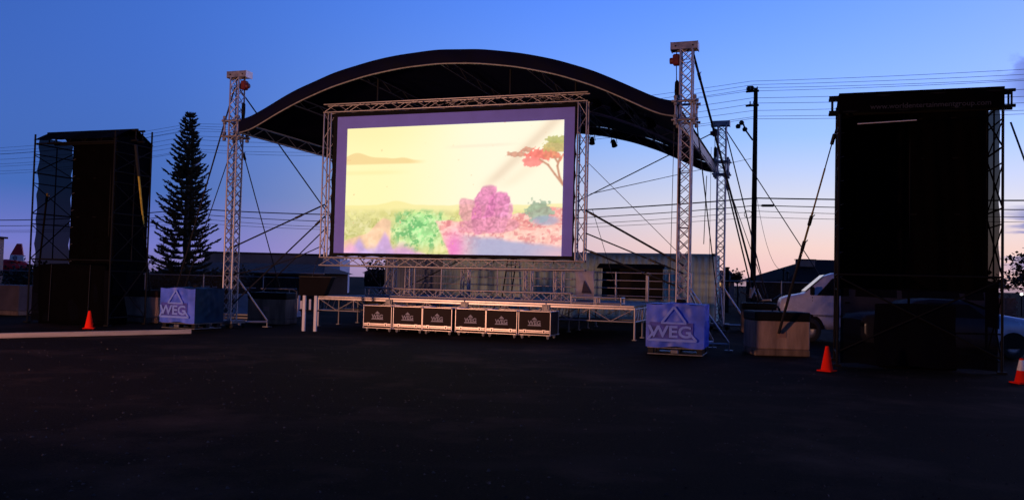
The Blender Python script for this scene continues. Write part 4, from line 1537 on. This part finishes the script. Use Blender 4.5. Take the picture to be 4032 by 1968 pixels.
def pole(p, label, lamp=True, tank=False):
    o = thing('utility_pole', label, 'utility pole', p, math.atan2(-19, 40.4), 'wooden utility poles along the street')
    MB().tube([(0, 0, 0), (0, 0, 7), (0, 0, 13.4)], [.17, .15, .12], 12).build('post', WOODP, o)
    for z in (13.2, 12.35):
        MB().bbox(-.55, .2, -.16, -.05, z - .06, z + .06, .01).build('crossarm', WOODP, o)
    for x, z in ((-.5, 13.3), (-.3, 13.3), (-.1, 13.3), (.1, 13.3), (-.3, 12.45), (-.1, 12.45)):
        MB().lathe([(.03, z), (.05, z + .04), (.03, z + .07), (.045, z + .12), (0, z + .18)], 8, x, -.1).build('insulator', STEEL, o)
    MB().bbox(-.5, -.14, -.06, .06, 13.25, 13.55, .02).build('ridge_bracket', WOODP, o)
    if lamp:
        MB().tube([(-.14, 0, 10.3), (-.55, 0, 10.9), (-.7, 0, 11.3)], .05, 8).build('bracket_arm', DSTEEL, o)
        for dx_, zz in ((-.8, 11.35), (-1.0, 11.15), (-.6, 10.95)):
            MB().lathe([(0, -.12), (.12, -.1), (.16, .05), (.08, .15), (0, .16)], 10, 0, 0).build('switch_gear', DSTEEL, o, (dx_, 0, zz))
    if tank:
        MB().lathe([(0, -.45), (.28, -.43), (.30, .4), (.15, .5), (0, .52)], 14).build('transformer', STEEL, o, (.55, -.2, 10.2))
    MB().tube([(-.35 + .22 * math.cos(a), 0, 5.9 + .22 * math.sin(a)) for a in [k * PI / 8 for k in range(17)]], .02, 6).build('cable_coil', WIRE, o)
    return o


pole(P2, 'tall dark wooden utility pole right of the stage, with switch gear')
pole(P1, 'wooden utility pole half hidden behind the pine, with a grey transformer', False, True)
hz = [(13.8, -.3, .012), (13.6, -.1, .012), (13.42, .12, .012), (13.2, -.45, .012), (12.8, -.2, .013), (12.5, .1, .013), (12.05, -.12, .012), (11.72, .15, .012), (11.55, -.3, .012),
      (6.85, .16, .040), (6.42, .2, .026), (6.08, .18, .016), (5.72, .2, .014)]
nm = ['topmost', 'second', 'third', 'fourth', 'fifth', 'sixth', 'seventh', 'eighth', 'ninth']
for i, (z, off, r) in enumerate(hz):
    lb = (nm[i] + ' thin power line from the top, strung across the sky') if i < 9 else ('thick telephone cable, topmost of the low lines', 'second low telephone cable below the thick one', 'third low telephone line, thin', 'lowest thin telephone line between the poles')[i - 9]
    o = thing('power_line', lb, 'wire', P2 + Vector((0, 0, z)), 0, 'wires strung between the utility poles')
    mb = MB()
    for A_, B_ in ((P0, P1), (P1, P2), (P2, P3)):
        sag = (.9 if i < 9 else .75) + .1 * ((i * 7) % 3)
        if A_ is P2:
            sag *= .6
        pts = [A_.lerp(B_, k / 24) + Vector((off, 0, -sag * 4 * (k / 24) * (1 - k / 24))) - P2 for k in range(25)]
        mb.tube(pts, r, 5, False)
    mb.build('wire', WIRE, o)
    if i == 10:
        MB().tube([(.35, -.16, -.02), (.42, -.19, -.02), (.98, -.45, -.03), (1.05, -.48, -.03)], [.03, .075, .075, .03], 8).build('splice_box', DSTEEL, o)
o = thing('service_drop', 'thin service wire sagging from the utility pole to the dark building', 'wire', (14.3, 50, 7.5), 0)
MB().tube([Vector((0, 0, 0)).lerp(Vector((.62, -3.5, -4.9)), k / 16) - Vector((0, 0, 5.4 * (k / 16) * (1 - k / 16))) for k in range(17)], .012, 5).build('wire', WIRE, o)
o = thing('guy_wire', 'thin line rising from the screen to the utility pole across the sky', 'wire', W(SX1, 1.0, 4.1), 0)
MB().tube([Vector((0, 0, 0)).lerp(P2 + Vector((-.2, 0, 9.2)) - W(SX1, 1.0, 4.1), k / 10) for k in range(11)], .012, 5).build('wire', ROPE, o)


# ------------------------------------------------------------------ pine tree
def pine(loc, hgt):
    random.seed(11)
    o = thing('pine_tree', 'tall narrow layered pine standing between the left tower and black scaffold', 'tree', loc, 0)
    MB().tube([(0, 0, 0), (.02, 0, 3), (-.02, 0, 7), (0, 0, hgt)], [.2, .15, .085, .02], 10).build('trunk', BARK, o)
    cr = MB()
    z = 1.3
    while z < hgt - .12:
        f = (z - 1.3) / (hgt - 1.3)
        R = 1.78 * (1 - f) ** .70 + .12
        n = 9 if f < .8 else 6
        a0 = random.uniform(0, 6)
        for k in range(n):
            if random.random() < .07:
                continue
            a = a0 + k * 2 * PI / n + random.uniform(-.18, .18)
            L = R * random.uniform(.62, 1.10) * (1.0 + .08 * math.cos(a - 2.6))
            ca_, sa_ = math.cos(a), math.sin(a)
            up = .16 + .28 * f
            pts = []
            m_ = 7
            for j in range(m_ + 1):
                q = j / m_
                zz = z - .10 * math.sin(PI * q) * L + (up * q * q * 1.25) * L * .75
                pts.append(Vector((ca_ * L * q, sa_ * L * q, zz)))
            cr.tube(pts, [.022 * (1 - j / m_) + .006 for j in range(m_ + 1)], 4, False)
            # foliage: upcurved sprays of stiff leaf cords along the outer part
            tang = Vector((-sa_, ca_, 0))
            ns = int(9 + 15 * L)
            for j in range(ns):
                q = .22 + .78 * j / ns
                i0 = min(m_ - 1, int(q * m_))
                p = pts[i0].lerp(pts[i0 + 1], q * m_ - i0)
                for sg in (-1, 1):
                    ln = (.20 + .10 * random.random()) * (1 - .35 * f) * (1.15 - .5 * abs(q - .6))
                    d = (Vector((ca_, sa_, 0)) * random.uniform(.3, .9) + tang * sg * random.uniform(.25, .9) + Vector((0, 0, random.uniform(.15, .75)))).normalized()
                    wv = d.cross(Vector((random.uniform(-1, 1), random.uniform(-1, 1), .3))).normalized() * random.uniform(.022, .044)
                    e = p + d * ln
                    md = p + d * ln * .55 + Vector((0, 0, -.012))
                    cr.add([p - wv * .5, p + wv * .5, md + wv, e, md - wv], [(0, 1, 2, 3, 4)])
        z += (.31 if f < .6 else .25) * (1 - .35 * f) * random.uniform(.7, 1.3)
    me = cr.build('crown', NEEDLE, o)


pine((-17.35, 45, 0), 10.2)


def bush(name, label, loc, rx, rz_, n, cat='shrub', trunk=0.0, m=None, seed=1, leaf=.09):
    random.seed(seed)
    o = thing(name, label, cat, loc, 0)
    if trunk:
        mb = MB().tube([(0, 0, 0), (.05, 0, trunk * .6), (0, .05, trunk)], [.09, .07, .05], 8)
        for k in range(6):
            a = k * 1.05
            mb.tube([(0, .05, trunk), (math.cos(a) * rx * .5, math.sin(a) * rx * .5, trunk + rz_ * .5)], [.04, .012], 5)
        mb.build('trunk', BARK, o)
    cr = MB()
    cl = [(random.gauss(0, .45) * rx, random.gauss(0, .45) * rx, trunk + rz_ * random.uniform(.25, 1.1)) for _ in range(16)]
    for i in range(n):
        c = random.choice(cl)
        p = Vector(c) + Vector((random.gauss(0, .22 * rx), random.gauss(0, .22 * rx), random.gauss(0, .16 * rz_)))
        p.z = max(.05, p.z)
        d = Vector((random.gauss(0, 1), random.gauss(0, 1), random.gauss(0, .7))).normalized()
        b = d.cross(Vector((0, 0, 1))).normalized() * leaf * .4
        cr.add([p, p + d * leaf * .5 + b, p + d * leaf, p + d * leaf * .5 - b], [(0, 1, 2, 3)])
    cr.build('crown', m or LEAF, o)


bush('broadleaf_tree', 'dark spreading tree at the right edge behind the cars', (23.0, 36.5, 0), 2.1, 1.2, 5000, 'tree', 1.75, seed=4, leaf=.2)
bush('shrub', 'small round topped palm like shrub between the rear tower and utility pole', (16.0, 60, 0), .45, .7, 500, 'shrub', 1.75, mat('shrub_brown', (.07, .05, .035), .9), seed=6, leaf=.2)
bush('hedge_bush', 'dark bush behind the fence under the pine', (-19.2, 47, 0), 1.6, 1.6, 2600, 'shrub', 0, seed=8, leaf=.2)
bush('hedge_bush', 'dark bush right of the pine, in front of the low building', (-15.6, 47, 0), 1.3, 1.5, 2200, 'shrub', 0, seed=9, leaf=.2)
bush('hedge_bush', 'dark bush at the far left beyond the concrete block', (-25.0, 44, 0), 1.5, 1.5, 2200, 'shrub', 0, seed=10, leaf=.2)
bush('broadleaf_tree', 'small bare looking tree seen below the left corner of the screen', (-9.6, 62, 0), 1.1, 1.3, 700, 'tree', 1.4, mat('twig_brown', (.05, .04, .035), .9), seed=12, leaf=.22)


# ------------------------------------------------------------------ fences
def fence(p, q, hgt, label, step=3.0):
    p, q = Vector((*p, 0)), Vector((*q, 0))
    L = (q - p).length
    o = thing('chain_link_fence', label, 'fence', p, math.atan2(q.y - p.y, q.x - p.x))
    n = max(1, round(L / step))
    for k in range(n + 1):
        rod('post', (L * k / n, 0, 0), (L * k / n, 0, hgt + .05), .03, STEEL, o)
    rod('top_rail', (0, 0, hgt), (L, 0, hgt), .02, STEEL, o)
    MB().grid(lambda u, v: (L * u, .035, .04 + (hgt - .06) * v), n, 1).build('wire_mesh', LINK, o)


fence((-30, 43.5), (-8.8, 40), 1.52, 'grey chain link fence running behind the left tower')
fence((9.3, 38), (26, 37.6), 1.86, 'grey chain link fence running behind the van on the right')

# ------------------------------------------------------------------ buildings
def gable(name, label, x0, x1, y, dpt, zw, zr, wm, rm, seams=True, hip=0.0):
    o = thing(name, label, 'building', (0, 0, 0))
    MB().box(x0, x1, y, y + dpt, 0, zw).build('wall', wm, o)
    e = .4
    rf = MB()
    rf.add([(x0 - e, y - e, zw - .05), (x1 + e, y - e, zw - .05), (x1 + e - hip, y + dpt / 2, zr), (x0 - e + hip, y + dpt / 2, zr), (x0 - e, y + dpt + e, zw - .05), (x1 + e, y + dpt + e, zw - .05)],
           [(0, 1, 2, 3), (3, 2, 5, 4), (0, 3, 4), (1, 5, 2)])
    rf.add([(x0 - e, y - e, zw - .05), (x1 + e, y - e, zw - .05), (x1 + e, y - e, zw - .2), (x0 - e, y - e, zw - .2)], [(0, 1, 2, 3)])
    r = rf.build('roof', rm, o)
    if seams:
        n = int((x1 - x0) / .6)
        for k in range(n + 1):
            x = x0 - e + (x1 - x0 + 2 * e) * k / n
            xt = min(max(x, x0 - e + hip), x1 + e - hip)
            rod('seam', (x, y - e, zw - .04), (xt, y + dpt / 2, zr + .01), .02, rm, r, 6)
    return o


gable('low_building', 'low brown building with a seamed metal roof behind the left tower', -23.5, -13.1, 58, 10, 1.85, 2.45, BROWN, ROOFM, True, 1.2)
lb_ = bpy.data.objects['low_building']
for x in (-22.4, -20.6, -18.0, -15.2):
    wn_ = MB().box(x - .5, x + .5, 57.95, 57.995, .75, 1.5).build('window', GLASS, lb_)
    MB().box(x - .58, x + .58, 57.93, 57.985, .67, .745).build('sill', PAPER, wn_)
MB().box(-17.0, -16.1, 57.95, 57.995, .02, 1.65).build('door', DARKB, lb_)
rod('gutter', (-23.9, 57.55, 1.78), (-12.7, 57.55, 1.78), .06, STEEL, lb_)
o = thing('tan_building', 'tan flat topped building rising behind the brown roof on the left', 'building', (0, 0, 0))
MB().box(-29, -17.8, 80, 90, 0, 3.55).build('wall', TAN, o)
MB().box(-29.1, -17.7, 79.9, 90.1, 3.55, 3.68).build('parapet', BROWN, o)
MB().box(-17.8, -16.4, 81, 86, 0, 3.3).build('annex', PAPER, o)
o = thing('corner_building', 'pinkish building corner at the far left edge', 'building', (0, 0, 0))
MB().box(-50, -41.95, 60, 70, 0, 4.05).build('wall', TAN, o)
MB().box(-50.1, -41.75, 59.8, 70.2, 4.05, 4.2).build('parapet', BROWN, o)
MB().box(-41.95, -41.91, 66, 67, .8, 1.5).build('window', GLASS, o)
gable('dark_building', 'dark gabled building behind the van on the right', 15.5, 27, 47, 9, 2.05, 3.35, DARKB, DARKB, False, 3.0)
o = thing('rooftop_unit', 'boxy vent unit on the dark building roof', 'vent', (17.3, 50.0, 2.85), 0)
MB().bbox(-.45, .45, -.4, .4, 0, .42, .03).build('housing', TAN, o)
MB().box(-.5, .5, -.45, .45, .421, .46).build('cap', BROWN, o)
o = gable('cottage', 'small pale house with a lit window beyond the rear tower', 15.2, 18.4, 70, 6, 2.1, 2.95, mat('cottage_wall', (.35, .24, .24), .9), ROOFM, False)
MB().box(16.9, 17.3, 69.95, 69.995, 1.6, 2.05).build('window', LITW, o)
MB().box(17.7, 17.95, 69.95, 69.995, 1.6, 1.95).build('window', LITW, o)
MB().box(15.8, 16.2, 69.95, 69.995, 1.4, 2.0).build('window', GLASS, o)
o = thing('gate_post', 'dark square post in front of the small pale house', 'post', (13.2, 52, 0), 0)
MB().bbox(-.12, .12, -.12, .12, 0, 2.7, .02).build('shaft', WOODP, o)
MB().bbox(-.15, .15, -.15, .15, 2.7, 2.78, .02).build('cap', WOODP, o)
o = thing('vent_pipe', 'pair of thin dark pipes standing left of the dark building', 'pipe', (14.92, 46.5, 0), 0)
for x, zt in ((0, 2.55), (.22, 2.4)):
    rod('pipe', (x, 0, 0), (x, 0, zt), .05, DSTEEL, o)
    MB().lathe([(0, zt + .14), (.09, zt + .1), (.09, zt), (0, zt - .02)], 10, x, 0).build('cowl', DSTEEL, o)
# far tree belt and low roofs at the horizon on both sides
o = thing('hangar', 'long low grey hangar on the skyline between the screen and the containers', 'building', (0, 0, 0))
MB().box(-26, -8, 150, 165, 0, 2.3).build('wall', DARKB, o)
MB().poly([(-26.3, 149.5, 2.3), (-7.7, 149.5, 2.3), (-9, 149.5, 3.0), (-25, 149.5, 3.0)], (0, 16, 0)).build('roof', ROOFM, o)
o = thing('brick_pier', 'weathered brick pier at the right edge behind the sedan', 'pier', (23.7, 40.5, 0), 0)
for k in range(9):
    for j in range(4):
        MB().bbox(-.40 + j * .2 + (.1 if k % 2 else 0) - .09, -.40 + j * .2 + (.1 if k % 2 else 0) + .09, -.2, .2, .02 + k * .155, .02 + k * .155 + .14, .012).build('brick', TAN, o)
o = thing('yard_light', 'tiny lit yard lamp at the right edge beyond the tree', 'lamp', (36.1, 60, 0), 0)
rod('pole', (0, 0, 0), (0, 0, 1.45), .05, DSTEEL, o)
MB().lathe([(0, -.1), (.1, -.05), (.1, .05), (0, .1)], 10).build('bulb', LAMPW, o, (0, 0, 1.55))

# tail of an aircraft parked beyond the lot
o = thing('aircraft', 'red tail fin of a parked aircraft at the far left with a round emblem', 'aircraft', (-117, 200, 0), 0)
MB().poly([(-1.3, 0, 4.75), (1.75, 0, 4.75), (1.25, 0, 7.45), (.15, 0, 7.45)], (0, .35, 0)).build('fin', TAILR, o)
MB().poly([(-1.5, 0, 3.35), (2.0, 0, 3.35), (1.76, 0, 4.74), (-1.3, 0, 4.74)], (0, .35, 0)).build('fin_band', WHITEP, o)
em = MB().lathe([(.34, -.02), (.52, -.02), (.52, .02), (.34, .02), (.34, -.02)], 20).build('emblem', mat('emblem_navy', (.02, .02, .05), .6), o, (-.1, -.03, 4.05))
em.rotation_euler = (PI / 2, 0, 0)
st_ = MB()
st_.poly([(.30 * (1 if k % 2 == 0 else .4) * math.sin(k * PI / 5) - .1, -.04, 4.05 + .30 * (1 if k % 2 == 0 else .4) * math.cos(k * PI / 5)) for k in range(10)], (0, .02, 0))
st_.build('emblem_star', MATS['emblem_navy'], o)
fu = MB().lathe([(0, -16), (.5, -15.5), (1.3, -12), (1.5, -6), (1.5, 4), (1.1, 8), (0, 10)], 16).build('fuselage', TAILR, o, (-6, .2, 2.2))
fu.rotation_euler = (0, PI / 2, 0)
MB().poly([(-.6, -2.4, 3.2), (1.6, -2.4, 3.2), (1.6, 2.6, 3.2), (-1.2, 2.6, 3.2)], (0, 0, .12)).build('stabiliser', TAILR, o)
rod('landing_gear', (-4, .2, 0), (-4, .2, 1.2), .12, STEEL, o)

# white barrier and bundle of poles behind the left tower
o = thing('road_barrier', 'pale concrete barrier seen behind the left tower', 'barrier', (-9.6, 33.5, 0), -.1)
MB().poly([(-1.3, -.28, .02), (-1.3, .28, .02), (-1.3, .12, .35), (-1.3, .09, .85), (-1.3, -.09, .85), (-1.3, -.12, .35)], (2.6, 0, 0)).build('body', PAPER, o)
MB().box(-1.2, 1.2, -.29, .29, .003, .018).build('base', DSTEEL, o)
o = thing('pole_bundle', 'stack of pale metal poles lying beside the rust stained block', 'poles', (-9.6, 28.9, 0), -.1)
for k in range(9):
    rod('pole', (-.8, (k % 3) * .09, .06 + (k // 3) * .1), (.75, (k % 3) * .09, .06 + (k // 3) * .1), .04, ALU2, o)
o = thing('pipe_stand', 'thin bent metal pipe frame resting on the rust stained block', 'frame', (-7.75, 28.35, 1.05), 0)
MB().tube([(-.6, 0, .12), (.45, 0, .12), (.6, 0, .05), (.6, -.12, -.5)], .022, 8).build('pipe', ALU2, o)
for x in (-.5, .35):
    rod('foot', (x, 0, .0), (x, 0, .12), .018, ALU2, o)
o = thing('jumbled_gear', 'heap of loose ratchets and straps on the dark block behind the van nose', 'gear', (9.0, 30.5, 1.05), 0)
random.seed(21)
for k in range(16):
    p = Vector((random.uniform(-.55, .55), random.uniform(-.4, .4), random.uniform(.05, .25)))
    q = p + Vector((random.uniform(-.35, .35), random.uniform(-.3, .3), random.uniform(0, .45)))
    rod('loose_piece', p, q, random.uniform(.015, .05), random.choice((STRAP, DSTEEL, STEEL)), o, 6)

# ------------------------------------------------------------------ work light standing off to the left, shining on the stage
o = thing('work_light', 'floodlight on a tripod standing out of view to the left', 'floodlight', (-17.5, 5.9, 0), 0)
rod('mast', (0, 0, 0), (0, 0, 1.5), .035, STEEL, o)
for k in range(3):
    a = k * 2.09
    rod('tripod_leg', (0, 0, .7), (.55 * math.cos(a), .55 * math.sin(a), .01), .025, STEEL, o)
aim = Vector((-1.8, 24.8, .7))
hd = MB().bbox(-.16, .16, -.12, .12, -.10, .02, .02).build('housing', BLACK, o, (0, 0, 1.55))
lp = bpy.data.lights.new('flood', 'SPOT')
lp.energy = 1250
lp.color = (1.0, .47, .30)
lp.spot_size = math.radians(104)
lp.spot_blend = .9
lp.shadow_soft_size = .5
lo_ = bpy.data.objects.new('flood', lp)
COL.objects.link(lo_)
lo_.parent = o
dirv = (aim - Vector((-17.5, 5.9, 1.55)))
lo_.rotation_mode = 'QUATERNION'
lo_.rotation_quaternion = (-dirv).to_track_quat('Z', 'Y')
lo_.location = Vector((0, 0, 1.55)) + dirv.normalized() * .16
hd.rotation_mode = 'QUATERNION'
hd.rotation_quaternion = (-dirv).to_track_quat('Z', 'Y')
